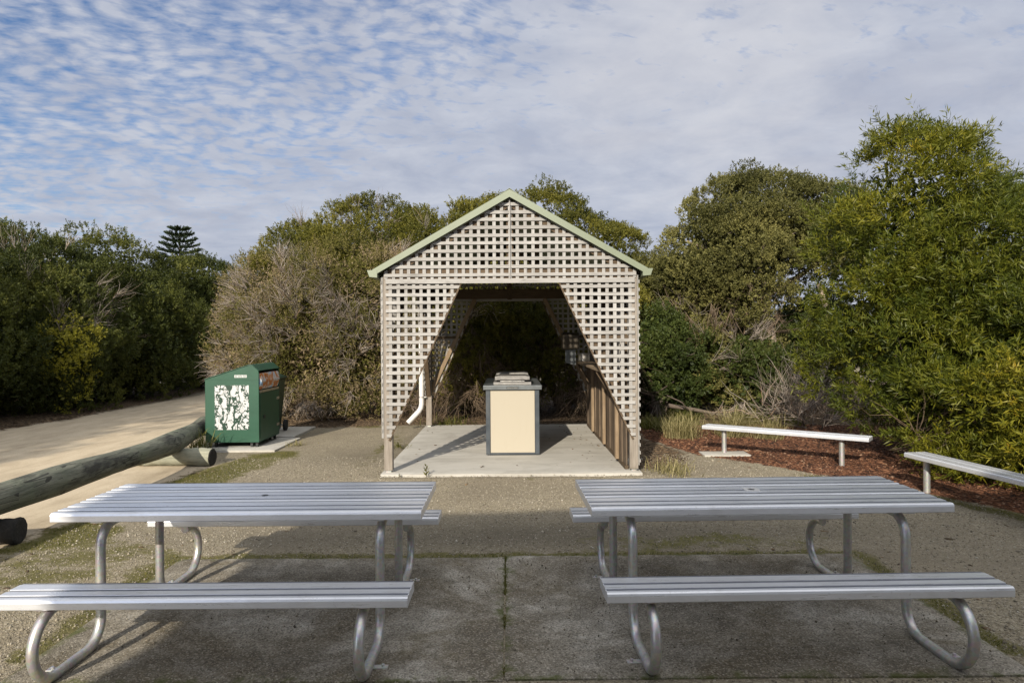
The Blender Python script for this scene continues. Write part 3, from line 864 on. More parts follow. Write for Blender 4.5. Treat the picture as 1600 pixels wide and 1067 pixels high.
    for sx in (-1, 1):
        for f in (.28, .62, .92):
            x = sx*(HW)*f; z = APEX-.035-abs(x)*SL
            m = MB(); m.box(x-.035, x+.035, YF+.05, YB-.06, z-.05, z); m.obj('purlin', M['brown_y'], t)
        m = MB(); n = int((Y1-Y0)/.019); XE = 1.665      # corrugated sheet
        vs = []; fs = []
        for i in range(n+1):
            y = Y0+.012+(Y1-Y0-.024)*i/n; dz = .009*math.sin(2*PI*y/.076)
            for x in (0.01, XE*.5, XE):
                vs.append((sx*x, y, APEX+.045-x*SL+dz))
        b = len(vs); vs += [(p[0], p[1], p[2]-.0012) for p in vs]
        for i in range(n):
            for k in range(2):
                a0 = i*3+k; fs += [(a0, a0+1, a0+4, a0+3), (b+a0, b+a0+3, b+a0+4, b+a0+1)]
        m.add(vs, fs); r = m.obj('roof', M['roof'], t, smooth=True)
        for y, out in ((Y0, -1), (Y1, 1)):
            m = MB()                              # barge capping: folded strip over the sheet edge
            za, zb = APEX+.068, APEX+.068-1.60*SL
            poly = [(sx*0, za), (sx*1.655, APEX+.068-1.655*SL), (sx*1.655, APEX+.068-1.655*SL-.078), (sx*0, za-.092)]
            a_, b_ = sorted((y, y+out*-.012)); m.prism(poly, a_, b_, 'y')
            a_, b_ = sorted((y-out*.0125, y-out*.12))
            m.prism([(sx*0, za), (sx*1.655, APEX+.068-1.655*SL), (sx*1.655, APEX+.064-1.655*SL), (0, za-.004)], a_, b_, 'y')
            m.obj('barge_board', M['roof'], r)
        m = MB()                                  # gutter
        xe = 1.60; ze = APEX-.002-1.655*SL
        pr = [(sx*(xe), ze+.065), (sx*(xe), ze-.02), (sx*(xe+.085), ze-.012), (sx*(xe+.103), ze+.055), (sx*(xe+.118), ze+.062), (sx*(xe+.118), ze+.056), (sx*(xe+.106), ze+.050), (sx*(xe+.089), ze-.0165), (sx*(xe-.003), ze-.0245), (sx*(xe-.003), ze+.065)]
        m.prism(pr, Y0+.002, Y1-.002, 'y')
        for y, q in ((Y0-.003, 1), (Y1-.001, 1)):
            m.prism([(sx*(xe-.003), ze+.066), (sx*(xe-.003), ze-.025), (sx*(xe+.089), ze-.017), (sx*(xe+.118), ze+.063)], y, y+.004, 'y')
        m.obj('gutter', M['roof'], r)
    m = MB()
    m.prism([(-.11, APEX+.072-.11*SL), (0, APEX+.082), (.11, APEX+.072-.11*SL), (.11, APEX+.066-.11*SL), (0, APEX+.076), (-.11, APEX+.066-.11*SL)], Y0-.004, Y1+.004, 'y')
    m.obj('ridge_cap', M['roof'], t)
    # downpipe by the rear left post
    m = MB(); xd, yd = -HW-.075, YB-.16
    m.tube([(xd-.02, yd, 2.45), (xd-.005, yd, 2.32), (xd, yd, 2.22), (xd, yd, .48), (xd-.015, yd, .40), (xd-.05, yd-.02, .34), (xd-.24, yd-.10, .14)], .045, 18)
    d = m.obj('downpipe', M['pvc'], t, smooth=True)
    for z in (.60, 1.75):
        m = MB(); m.tube([(xd, yd, z-.012), (xd, yd, z+.012)], .049, 18); m.box(xd+.04, xd+.085, yd-.012, yd+.012, z-.01, z+.01); m.obj('pipe_clip', M['tube'], d)
    return t
build_shelter()

# paper towel hood and basin at the rear of the shelf
t = thing('towel_dispenser', 'stainless steel hood with a hanging panel, at the back end of the shelter shelf', 'dispenser', (XC+1.02, 11.55, 1.26))
m = MB(); m.prism([(-.11,.22),(-.115,.45),(-.06,.49),(.16,.49),(.16,.22),(.02,.20)], -.14, .14, 'y')
o = m.obj('hood', M['bronze'], t, bevel=.012, seg=3)
o.rotation_euler.z = math.radians(90)
m = MB(); m.prism([(-.085, -.02), (.09, -.06), (.085, .20), (-.09, .20)], -.035, -.028, 'y'); m.obj('hanging_panel', M['plate'], t, bevel=.002)
m = MB(); m.box(-.012, .012, -.02, .0, -.0085, .22); m.box(.05, .074, -.02, 0, -.0085, .22); m.obj('stand', M['steel'], t)
t = thing('steel_pot', 'small round stainless basin sitting on the shelter shelf', 'basin', (XC+1.27, 11.75, 1.25))
m = MB(); n = 28
pr = [(.085, .001), (.10, .012), (.105, .13), (.118, .136), (.118, .141), (.098, .137), (.092, .02), (.0, .012)]
vs = [(r*math.cos(2*PI*j/n), r*math.sin(2*PI*j/n), z) for r, z in pr for j in range(n)]
fs = [(i*n+j, i*n+(j+1) % n, (i+1)*n+(j+1) % n, (i+1)*n+j) for i in range(len(pr)-1) for j in range(n)] + [tuple(range(n-1, -1, -1))]
m.add(vs, fs); m.obj('bowl', M['steel'], t, smooth=True)
m = MB(); m.tube([(.09,.09,.0),(.09,.09,.24),(.07,.07,.28),(.02,.02,.27),(.0,.0,.24)], .011, 10); m.obj('tap', M['steel'], t, smooth=True)

# ================================================================== BARBECUE
def build_bbq():
    t = thing('barbecue', 'double electric barbecue with cream end panel and slate grey frame, on the shelter slab', 'barbecue', (.045, 9.42, .05))
    D = 1.72
    m = MB()
    for x in (-.37, .31):
        for y in (.03, D-.09): m.box(x, x+.06, y, y+.06, .012, .905)
    m.box(-.309, .309, .034, .084, .012, .032); m.box(-.309, .309, D-.084, D-.034, .012, .032)
    for x in (-.366, .316): m.box(x, x+.05, .091, D-.091, .012, .032)
    m.obj('frame', M['slate'], t, bevel=.004)
    m = MB(); m.box(-.35, .35, .045, D-.045, 0, .011); m.obj('plinth', M['black'], t)
    for y0, y1 in ((.040, .052), (D-.052, D-.040)):
        m = MB(); m.box(-.306, .306, y0, y1, .036, .902); m.obj('end_panel', M['cream'], t, bevel=.002)
    for x0, x1 in ((-.36, -.348), (.348, .36)):
        m = MB(); m.box(x0, x1, .093, D/2-.004, .036, .902); m.box(x0, x1, D/2+.004, D-.093, .036, .902); m.obj('side_panel', M['cream'], t)
    m = MB(); m.box(-.405, .405, 0, D, .908, .968); b = m.obj('benchtop', M['plate'], t, bevel=.005)
    m = MB(); m.box(-.083, .083, -.003, -.0005, .924, .948); p = m.obj('badge', M['ink'], b)
    m = MB()
    m.tube([(-.06, -.0055, .936), (-.06, -.0032, .936)], .007, 12)
    for i in range(7): m.box(-.045+i*.017, -.034+i*.017, -.0048, -.0032, .932, .940)
    m.obj('marking', M['steel'], p)
    for y in (.14, .98):
        m = MB(); m.box(-.265, .265, y, y+.56, .9685, 1.004); tr = m.obj('hotplate', M['dullsteel'], t, bevel=.004)
        m = MB(); m.prism([(-.245, 1.034), (.245, 1.034), (.245, 1.078), (.19, 1.088), (-.19, 1.088), (-.245, 1.078)], y+.02, y+.54, 'y')
        l = m.obj('lid', M['dullsteel'], t, bevel=.004)
        for x in (-.2, .2):
            m = MB(); m.box(x-.015, x+.015, y+.47, y+.52, 1.0045, 1.0335); m.obj('hinge', M['steel'], l)
        m = MB(); m.tube([(-.17, y+.03, 1.019), (-.17, y-.012, 1.019), (.17, y-.012, 1.019), (.17, y+.03, 1.019)], .006, 10); m.obj('handle', M['steel'], l, smooth=True)
build_bbq()

# ================================================================== BINS
def build_bin():
    t = thing('bin_enclosure', 'green metal rubbish bin cabinet with black and white poster on its side', 'bin', (-4.225, 10.40, .035))
    W, D = .41, .92
    prof = [(-W, .075), (W, .075), (W, 1.14), (W-.005, 1.16), (W-.10, 1.245), (W-.16, 1.245), (-W, 1.035)]
    # shell: side walls, back, roof; the right face keeps a slot
    m = MB(); m.prism(prof, 0, .012, 'y'); m.prism(prof, D-.012, D, 'y')
    m.box(-W, -W+.01, .0125, D-.0125, .075, 1.03)
    m.box(-W+.0105, W, .0125, D-.0125, .0755, .085)
    m.box(W-.012, W-.002, .0125, D-.0125, .0855, .86)
    m.obj('cabinet', M['green'], t, bevel=.005)
    m = MB(); m.prism([(-W-.006, 1.036), (W-.16, 1.249), (W-.10, 1.249), (W+.004, 1.162), (W+.004, 1.168), (W-.098, 1.257), (W-.162, 1.257), (-W-.006, 1.045)], -.012, D+.012, 'y'); m.obj('roof', M['green'], t, bevel=.002)
    m = MB(); m.box(-W-.004, W-.012, -.004, -.0008, 1.026, 1.034); m.obj('seam', M['green'], t)
    m = MB(); m.box(W-.0015, W+.004, .05, D-.05, .13, .80); dr = m.obj('door', M['green'], t, bevel=.003)
    for z in (.25, .68):
        h = MB(); h.box(W+.0045, W+.012, D-.14, D-.03, z-.02, z+.02); h.obj('hinge', M['steel'], dr)
    h = MB(); h.box(W+.0045, W+.014, .18, .24, .42, .47); h.obj('lock', M['black'], dr)
    # tilting flap in the slot, with a bright sticker
    m = MB(); m.prism([(W-.10, .87), (W-.005, .87), (W+.03, 1.0), (W+.005, 1.12), (W-.10, 1.13)], .045, D-.045, 'y'); fl = m.obj('flap', M['flap'], t, bevel=.012)
    m = MB(); m.box(W-.001, W+.006, .03, D-.03, .825, .862); m.obj('flap_strip', M['steel'], t)
    # feet
    for x in (-W+.05, -W+.14, W-.13, W-.05):
        for y in (.06, D-.08):
            m = MB(); m.box(x-.018, x+.018, y-.02, y+.02, 0, .0745); m.obj('foot', M['black'], t)
    # rivets along the bottom
    for i in range(5):
        m = MB(); m.tube([(-.28+i*.14, -.003, .16), (-.28+i*.14, .0005, .16)], .006, 8); m.obj('rivet', M['green'], t)
    # the small white sticker with worn dark lettering
    m = MB(); m.box(.04, .228, -.0022, -.0006, 1.062, 1.102); st = m.obj('sticker', M['white'], t)
    rnd = random.Random(5)
    m = MB(); x = .050
    for i in range(7):                            # worn letter shapes: uprights and crossbars
        w = .018
        m.box(x, x+.004, -.0034, -.0024, 1.068, 1.096)
        if i % 3 != 1: m.box(x+w-.004, x+w, -.0034, -.0024, 1.068, 1.096)
        m.box(x+.0042, x+w-.0042, -.0034, -.0024, 1.091 if i % 2 else 1.079, 1.096 if i % 2 else 1.084)
        x += .0248
    m.obj('lettering', M['green'], st)
    # poster: white sheet, dark outlines drawn over it as an abstract pattern
    px0, px1, pz0, pz1 = -.262, .258, .27, .945
    m = MB(); m.box(px0, px1, -.0016, -.0006, pz0, pz1)
    ps = m.obj('poster', M['poster'], t)
    return t

m_, nt, p = material('poster_print')
co = nt.objco()
sepx = nt.node('ShaderNodeSeparateXYZ', {0: co})
w = nt.node('ShaderNodeTexNoise', {'Vector': co, 'Scale': 7.0, 'Detail': 3.0})
wc = nt.node('ShaderNodeVectorMath', {0: co, 1: w.outputs['Color']}, operation='MULTIPLY_ADD')
wc.inputs[1].default_value = (1, 1, 1)
nt.l.new(co, wc.inputs[0])
sm = nt.node('ShaderNodeVectorMath', {0: w.outputs['Color'], 1: (.030, .03, .05)}, operation='MULTIPLY').outputs[0]
nt.l.new(sm, wc.inputs[2])
vv = nt.scale(wc.outputs[0], 15, 1, 5.0)
e1 = nt.node('ShaderNodeTexVoronoi', {'Vector': vv, 'Scale': 1.0}, feature='DISTANCE_TO_EDGE', voronoi_dimensions='3D').outputs['Distance']
cell = nt.node('ShaderNodeSeparateColor', {0: nt.node('ShaderNodeTexVoronoi', {'Vector': vv, 'Scale': 1.0}).outputs['Color']}).outputs[0]
ln = nt.math('LESS_THAN', e1, .075)
gfill = nt.math('GREATER_THAN', cell, .80)
e2 = nt.node('ShaderNodeTexVoronoi', {'Vector': nt.scale(wc.outputs[0], 40, 1, 22), 'Scale': 1.0}, feature='DISTANCE_TO_EDGE').outputs['Distance']
fine = nt.math('MULTIPLY', nt.math('LESS_THAN', e2, .06), nt.math('GREATER_THAN', nt.noise(co, 9, 2), .55))
dk = nt.math('MAXIMUM', nt.math('MAXIMUM', ln, gfill), fine)
c = nt.mix(dk, (.47, .475, .475, 1), (.012, .040, .024, 1))
blk = nt.math('MULTIPLY', nt.math('GREATER_THAN', nt.noise(nt.scale(co, 1, 1, 2.4), 11, 3), .66), nt.math('GREATER_THAN', sepx.outputs[2], .5))
c = nt.mix(nt.math('MULTIPLY', blk, .9), c, (.01, .012, .012, 1))
setp(nt, p, Base_Color=c, Roughness=.4)
M['poster'] = m_
m_, nt, p = material('flap_print')
co = nt.objco()
n = nt.noise(co, 6.0, 5, .6, .6)
c = nt.ramp(n, [(.34, (.03,.20,.52)), (.42, (.35,.48,.60)), (.50, (.52,.50,.47)), (.56, (.50,.17,.03)), (.66, (.33,.09,.02)), (.72, (.6,.58,.54))])
setp(nt, p, Base_Color=c, Roughness=.3)
M['flap'] = m_
build_bin()

def build_wheelie():
    t = thing('wheelie_bin', 'dark wheelie bin standing behind the green bin cabinet', 'wheelie bin', (-4.27, 11.98, .045))
    def taper(z0, z1, w0, d0, w1, d1):
        return [(-w0,-d0,z0),(w0,-d0,z0),(w0,d0,z0),(-w0,d0,z0),(-w1,-d1,z1),(w1,-d1,z1),(w1,d1,z1),(-w1,d1,z1)]
    F = [(0,3,2,1),(4,5,6,7),(0,1,5,4),(1,2,6,5),(2,3,7,6),(3,0,4,7)]
    m = MB(); m.add(taper(.03, .93, .20, .22, .265, .31), F); m.obj('body', M['binlid'], t, bevel=.02, seg=3)
    m = MB(); m.add(taper(.931, .965, .285, .335, .285, .335), F); m.add(taper(.9655, 1.01, .27, .32, .20, .24), F); m.obj('lid', M['binlid'], t, bevel=.012)
    m = MB(); m.tube([(-.22, .36, .95), (.22, .36, .95)], .018, 12); m.box(-.20, -.17, .32, .36, .93, .96); m.box(.17, .20, .32, .36, .93, .96); m.obj('handle', M['binlid'], t)
    m = MB(); m.tube([(-.26, .20, .10), (.26, .20, .10)], .012, 10); m.obj('axle', M['steel'], t)
    for s in (-1, 1):
        m = MB(); m.tube([(s*.255, .20, .10), (s*.31, .20, .10)], .10, 28); w_ = m.obj('wheel', M['rubber'], t, bevel=.01)
        m = MB(); m.tube([(s*.30, .20, .10), (s*.314, .20, .10)], .055, 20); m.obj('rim', M['black'], w_)
    t.rotation_euler.z = math.radians(4)
build_wheelie()

# ================================================================== FREE-STANDING BENCHES
def bench(label, a, b, posts, w=.26):
    """a, b: the two ends of the seat's centre line at ground level"""
    a, b = Vector(a), Vector(b); L = (b-a).length
    t = thing('bench', label, 'bench', (a.x, a.y, 0), math.atan2(b.y-a.y, b.x-a.x), 'backless aluminium benches at the mulch bed')
    m = MB(); plank(m, 0, L, -w/2, w/2-.002, .355, .405); plank(m, 0, L, .002, w/2-.002, .355, .405)
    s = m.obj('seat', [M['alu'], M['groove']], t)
    for x in (-.004, L):
        e = MB()
        for y0 in (-w/2, .002):
            pr, _ = plank_profile(y0, w/2-.002, .355, .405); e.prism(pr, x, x+.004, 'x')
        e.obj('end_cap', M['alu'], s)
    for x in posts:
        m = MB(); m.tube([(x, 0, -.05), (x, 0, .343)], .034, 20); p = m.obj('post', M['tube'], t, smooth=True)
        m = MB(); m.box(x-.05, x+.05, -.10, .10, .343, .3545); m.obj('bracket', M['tube'], p)
    return t
bench('long aluminium bench on the red mulch between shelter and wattle bush', (2.83, 9.85, 0), (4.52, 8.55, 0), (.27, 1.80))
bench('long aluminium bench partly under the wattle bush beside the picnic table', (4.42, 7.44, 0), (4.80, 4.40, 0), (.17, 2.6))

# ================================================================== LOG BARRIER
def log(name, label, cat, path, rad, ends=None, group=None, seed=1, bump=.05, mat='log'):
    rnd = random.Random(seed); P = [Vector(p) for p in path]; pts = []; rs = []
    K = 26
    for i in range(K+1):
        u = i/K*(len(P)-1); j = min(int(u), len(P)-2); f = u-j
        pts.append(P[j].lerp(P[j+1], f)); r = rad[0]+(rad[1]-rad[0])*i/K
        rs.append(r*(1+bump*math.sin(i*.7+seed)+rnd.uniform(-.02, .02)))
    m = MB(); m.tube(pts, rs, 26, caps=False, jitter=.10, rnd=rnd)
    o = m.obj(name, M[mat], None, smooth=True)
    tag(o, label, cat, group)
    for k, (i, j) in enumerate(((0, 1), (K, K-1))):
        d = (pts[i]-pts[j]).normalized()
        mt = M['char'] if ends and ends[k] else M['log']
        e = MB(); e.tube([pts[i]-d*.004, pts[i]+d*.006, pts[i]+d*.012], [rs[i]*.995, rs[i]*.97, rs[i]*.8], 26, jitter=.06, rnd=rnd); e.obj('cut_end', mt, o)
    return o
log('log_barrier', 'long weathered timber log lying along the edge of the sandy road', 'log', [(-4.12,2.6,.37),(-4.27,5.0,.37),(-4.31,7.0,.36),(-4.36,8.6,.335),(-4.82,10.4,.28),(-5.05,11.3,.26)], (.120,.138), seed=2, bump=.09)
log('log_support', 'short pale log under the far end of the long log, beside the bin pad', 'log', [(-5.0,9.22,.11),(-4.5,9.2,.11),(-3.99,9.16,.105)], (.118,.120), (0,1), 'short support logs under the log barrier', 5, .03, 'palelog')
log('log_support', 'short blackened log stub beside the left picnic table, under the long log', 'log', [(-5.0,5.62,.115),(-4.5,5.66,.115),(-4.10,5.70,.105)], (.115,.105), (0,1), 'short support logs under the log barrier', 8, .06, 'char')

# ================================================================== VEGETATION
def shrub(name, label, cat, lobes, mat, seed, group=None, base=None, stems=7, twigs=0, twig_mat='twig', twig_at=(.3, .95), bark='bark', twig_len=.55, twig_up=.2, **kw):
    c = np.array(lobes, float); cx, cy = (base if base else (c[:,0].mean(), c[:,1].mean()))
    t = thing(name, label, cat, (cx, cy, 0), group=group)
    L = [(a[0]-cx, a[1]-cy, *a[2:]) for a in lobes]
    crown('crown', L, M[mat], t, seed, **kw)
    if stems:
        rnd = random.Random(seed); tg = []
        for i in range(stems):
            a = L[i % len(L)]
            tg.append((a[0]+rnd.uniform(-.5,.5)*a[3], a[1]+rnd.uniform(-.5,.5)*a[4], a[2]+rnd.uniform(-.1,.55)*a[5]))
        branches('trunk', (0, 0), tg, M[bark], t, seed)
    if twigs:
        rng = np.random.default_rng(seed+500)
        p, d = lumps_on(L, twigs, rng, (.82, 1.02), .25, twig_at[0])
        k = (p[:,2] < twig_at[1]*c[:,2].max()*1.6) & (vnoise(p*1.1+seed) > (.40 if mat == 'dryleaf' else .5))
        sticks('dead_twig_sprays', p[k], unit(d[k]+np.array([0,0,twig_up])), M[twig_mat], t, seed+9, 14, twig_len, .0046, .6, .2)
    return t

HK = dict(n_lump=190, lump_r=.48, n_tuft=40, n_leaf=15, L=.062, W=.027, tuft_len=.12, up=.8, spread=.6, back=.2, depth=(.80,.98), fill=36000, fill_L=.12, fill_W=.034)
G = 'coastal shrubs of the dark hedge along the sandy road'
hd = [  # label, lobes
 ('tall dark green hedge shrub at the left edge, nearest to the camera', [(-12.4,13.8,1.4,2.4,2.2,1.8),(-12.8,14.2,2.5,2.0,1.9,1.55),(-11.3,13.0,1.0,1.3,1.5,1.3)]),
 ('dark hedge shrub with a lime green sprig in front of it', [(-11.9,16.8,1.6,2.2,2.2,1.9),(-12.2,17.4,2.75,1.9,1.8,1.45),(-10.9,16.4,1.1,1.4,1.7,1.4)]),
 ('highest dark shrub in the middle of the roadside hedge', [(-11.6,20.2,1.8,2.3,2.3,2.2),(-12.4,20.8,3.1,2.0,2.0,1.75),(-10.6,19.8,1.2,1.5,1.8,1.6)]),
 ('dark hedge shrub in front of the island pine', [(-10.9,23.6,1.8,2.2,2.2,2.1),(-11.0,24.0,2.9,1.8,1.9,1.45)]),
 ('dark hedge shrub where the road bends out of sight', [(-8.9,27,1.8,2.3,2.0,2.1),(-8.6,27.3,2.9,1.9,1.8,1.5)]),
 ('dark hedge shrub behind the front row of the roadside hedge', [(-15.8,19.2,2.2,2.6,2.6,2.3),(-15.2,20.5,3.3,2.2,2.2,1.7)]),
]
for i, (lb, lobes) in enumerate(hd):
    shrub('hedge_shrub', lb, 'shrub', lobes, 'hedge', 100+i, G, twigs=90 if i == 1 else 0, twig_at=(1.2,1.), twig_mat='twig', twig_len=.6, **HK)
# the hedge goes on beside the camera, out of the picture, and shades the road
offs = None
for i, (x, y, h, r) in enumerate(((-12.7,9.4,5.4,2.5),(-12.5,5.6,6.2,2.6),(-12.4,1.7,6.4,2.6),(-12.4,-2.4,6.4,2.6))):
    if offs is None:
        offs = shrub('hedge_shrub', 'tall hedge shrub beside the road, next after the left edge of the view', 'shrub', [(x,y,h*.42,r,r*.95,h*.42),(x-.2,y+.3,h*.68,r*.85,r*.85,h*.33)], 'hedge', 130, G,
                     n_lump=110, lump_r=.55, n_tuft=16, n_leaf=10, L=.14, W=.045, tuft_len=.25, fill=5000, fill_L=.26, fill_W=.09, back=1.0)
        base0 = (x, y)
    else:
        c = copy_tree(offs); c.location = (x, y, 0); c.rotation_euler.z = i*1.9; c.scale = (1, 1, h/5.4)
        c['label'] = ('tall hedge shrub beside the road, level with the picnic tables', 'tall hedge shrub beside the road, level with the camera', 'tall hedge shrub beside the road, behind the camera')[i-1]
shrub('lime_sprig', 'bright lime green bush glowing at the foot of the dark hedge', 'shrub', [(-9.9,15.3,1.75,.5,.45,.5),(-9.6,15.2,1.4,.45,.4,.45),(-9.9,15.4,.8,.35,.35,.7)], 'lime', 160, stems=0,
      n_lump=30, lump_r=.2, n_tuft=12, n_leaf=14, L=.05, W=.02, tuft_len=.14, fill=200, fill_L=.08, fill_W=.03, zmin=.15)

# the big mound of tea-tree behind the shelter: separate shrubs
KT = dict(lump_r=.40, n_tuft=48, n_leaf=15, back=.2, depth=(.80,.98), L=.046, W=.023, tuft_len=.10, up=.8, spread=.6, fill=42000, fill_L=.10, fill_W=.027, rough=.06)
G = 'tea-tree shrubs of the thicket behind the shelter'
shrub('tea_tree', 'half dead brownish tea-tree shrub right behind the bins, lower front of the thicket', 'shrub',
      [(-4.1,15.0,1.5,1.85,1.9,1.65),(-4.7,15.0,2.3,1.35,1.6,1.15),(-3.0,14.6,1.4,1.5,1.3,1.5),(-3.2,14.8,2.6,1.5,1.4,1.1),(-5.2,14.6,1.3,.9,1.1,1.0)], 'dryleaf', 201, G,
      n_lump=260, twigs=900, twig_at=(.3,1.0), twig_len=.40, **{**KT, 'L': .042, 'W': .015, 'tuft_len': .16, 'n_tuft': 42, 'fill_W': .018})
shrub('tea_tree', 'green topped tea-tree shrub rising over the brown one behind the bins', 'shrub',
      [(-4.6,16.6,3.05,1.6,1.5,1.35),(-3.4,16.5,3.35,1.7,1.6,1.5),(-2.4,16.6,3.1,1.3,1.5,1.5),(-5.5,16.6,2.5,1.0,1.3,1.2)], 'teatree', 202, G,
      n_lump=270, twigs=50, twig_at=(2,1.2), **KT)
shrub('tea_tree', 'olive tea-tree shrub with grey dead branches just left of the shelter gable', 'shrub',
      [(-1.4,16.2,2.9,1.5,1.6,1.85),(-1.0,15.2,1.7,1.6,1.5,1.6),(-.4,17.0,3.6,1.3,1.4,1.4),(-.6,14.7,2.3,1.1,1.15,.9)], 'teatree', 203, G,
      n_lump=270, twigs=150, twig_at=(.3,1.2), **KT)
shrub('tea_tree', 'tall green tea-tree shrub directly behind the shelter roof', 'shrub',
      [(.9,17.2,3.4,1.8,1.7,1.95),(.7,15.3,1.7,1.9,1.6,1.7),(2.0,17.3,3.1,1.5,1.5,1.6),(.6,14.75,2.35,1.3,1.2,.95),(1.8,14.9,2.1,1.0,1.1,.9)], 'teatree', 204, G,
      n_lump=310, twigs=40, twig_mat='twig_brown', twig_at=(.2,.6), **KT)
shrub('tea_tree', 'lower tea-tree shrub just right of the shelter roof, sloping down', 'shrub',
      [(3.2,17.6,2.0,1.4,1.5,1.55),(4.2,18.2,1.7,1.4,1.5,1.25),(3.0,16.8,1.4,1.4,1.4,1.4)], 'teatree', 205, G, n_lump=230, **KT)
# brown twiggy skirts under the thicket, seen through the shelter
rngt = np.random.default_rng(77)
t = thing('dead_brush', 'heap of dry brown twigs hanging at the foot of the thicket behind the shelter', 'dead branches', (0, 14.1, 0))
n = 210
bx = rngt.uniform(-2.5, 2.6, n); bz = rngt.uniform(.5, 2.0, n)**1.0; by = .35*np.sin(bx*2)+rngt.uniform(-.25, .45, n)+.3*bz/2
sticks('branches', np.stack([bx, by, bz], 1), unit(np.stack([rngt.normal(size=n)*.5, -.5+0*bx, -.8+rngt.normal(size=n)*.4], 1)), M['twig_brown'], t, 78, 14, .75, .005, .45, .2)

# small green shrub right of the shelter and the understory below the paperbark
KU = dict(lump_r=.28, n_tuft=22, n_leaf=18, L=.06, W=.026, tuft_len=.14, fill=9000, fill_L=.12, fill_W=.045)
G = 'low shrubs under the paperbark tree'
shrub('low_shrub', 'rounded mid green shrub touching the right side of the shelter', 'shrub', [(3.3,14.4,1.0,1.0,.9,1.0),(3.0,14.2,1.5,.6,.6,.65)], 'under', 221, G, n_lump=75, twigs=14, **KU)
shrub('low_shrub', 'grey green shrub behind the straw tussocks', 'shrub', [(4.5,14.6,1.15,.85,.9,1.0),(4.2,15.2,1.9,.9,.9,.9),(5.1,15.0,1.0,.8,.8,.95)], 'paperleaf', 222, G, n_lump=100, twigs=60, twig_at=(.1,1), **KU)
shrub('low_shrub', 'darker shrub beside the pale trunk of the paperbark', 'shrub', [(5.0,14.2,.85,.75,.8,.85),(7.3,16.6,1.5,1.2,.9,1.5)], 'under', 223, G, n_lump=90, twigs=45, twig_at=(.1,1), **KU)
shrub('low_shrub', 'tangled grey green shrub climbing between shelter and paperbark crown', 'shrub', [(3.7,15.9,2.4,1.1,1.0,1.0),(4.6,16.2,2.6,1.1,1.0,.9)], 'paperleaf', 224, G, n_lump=110, twigs=45, twig_at=(1,1.2), **KU)

# paperbark tree
t = thing('paperbark_tree', 'tall rounded grey green tree with pale papery trunk right of the shelter', 'tree', (5.72, 14.9, 0))
rnd = random.Random(4); mb = MB()
main = limb(mb, rnd, (0.35,-.1,-.1), (-.15,.1,2.5), .17, .12, .10, 10, 14)
top = main[-1]
tips = [(-1.9,-.3,3.7),(-1.0,.3,4.7),(.1,0,4.9),(1.0,.2,4.5),(-1.4,.5,3.0),(1.3,-.2,3.6),(-.4,-.7,4.0),(.5,.8,4.2)]
for q in tips:
    pth = limb(mb, rnd, top if rnd.random() < .6 else main[-3], q, .075, .02, .14, 8, 9)
    for _ in range(4):
        s = pth[rnd.randint(3, 7)]; limb(mb, rnd, s, s+Vector((rnd.uniform(-.8,.8), rnd.uniform(-.6,.6), rnd.uniform(.1,.7))), .025, .006, .15, 5, 6)
limb(mb, rnd, (.55,.1,-.1), (1.1,.1,2.8), .11, .05, .12, 9, 10)
mb.obj('trunk', M['paperbark'], t, smooth=True)
crown('crown', [(-.85,0,4.0,1.15,1.2,1.1),(.05,.1,4.15,1.15,1.2,1.05),(1.0,.1,3.95,1.05,1.1,.95),(-1.6,-.1,3.35,.8,.9,.8),(-.9,-.5,3.2,1.0,.9,.75),(1.35,0,3.5,.7,.8,.7),(-1.6,.2,2.75,.8,.8,.6),(-.8,-.7,2.5,.65,.6,.5)],
      M['paperleaf'], t, 240, n_lump=280, lump_r=.36, n_tuft=46, n_leaf=15, L=.045, W=.024, tuft_len=.09, up=.7, spread=.6, fill=20000, fill_L=.09, fill_W=.026, back=.6, depth=(.72,.98), zmin=1.9)
rng = np.random.default_rng(241)
p = np.stack([rng.uniform(-2.2,.3,60), rng.uniform(-.9,.3,60), rng.uniform(1.6,3.1,60)], 1)
sticks('dead_twig_sprays', p, unit(np.stack([rng.normal(size=60)*.5, rng.normal(size=60)*.5, -.4+rng.normal(size=60)*.4], 1)), M['twig_brown'], t, 242, 9, .6, .006, .5, .2)

# grey dead branches at the foot of the wattle
t = thing('dead_branches', 'tangle of bare grey dead branches at the foot of the wattle bush', 'dead branches', (5.35, 12.4, 0))
rng = np.random.default_rng(300); n = 46
b = np.stack([rng.normal(size=n)*.42, rng.normal(size=n)*.4, rng.uniform(0, .5, n)], 1)
sticks('branches', b, unit(np.stack([rng.normal(size=n)*.5-.15, rng.normal(size=n)*.4-.2, .7+rng.normal(size=n)*.4], 1)), M['twig'], t, 301, 9, .8, .0055, .6, .25)
rnd = random.Random(9); mb = MB()
for i in range(5):
    s = Vector((rnd.uniform(-.3,.4), rnd.uniform(-.3,.3), 0)); limb(mb, rnd, s, s+Vector((rnd.uniform(-1.1,.7), rnd.uniform(-.7,.4), rnd.uniform(.3,1.3))), .018, .006, .2, 8, 7)
mb.obj('limbs', M['bark'], t, smooth=True)
t = thing('fallen_branch', 'dead crooked branch lying on the ground beside the low shrub', 'branch', (3.7, 13.2, 0))
rnd = random.Random(19); mb = MB()
limb(mb, rnd, (-.6,.1,.32), (.75,-.1,.05), .045, .02, .18, 9, 9); limb(mb, rnd, (-.2,.05,.24), (-.7,-.2,.55), .02, .008, .2, 6, 6)
limb(mb, rnd, (.2,0,.14), (.55,.35,.40), .02, .007, .2, 6, 6)
mb.obj('limb', M['twig_plain'] if 'twig_plain' in M else M['bark'], t, smooth=True)

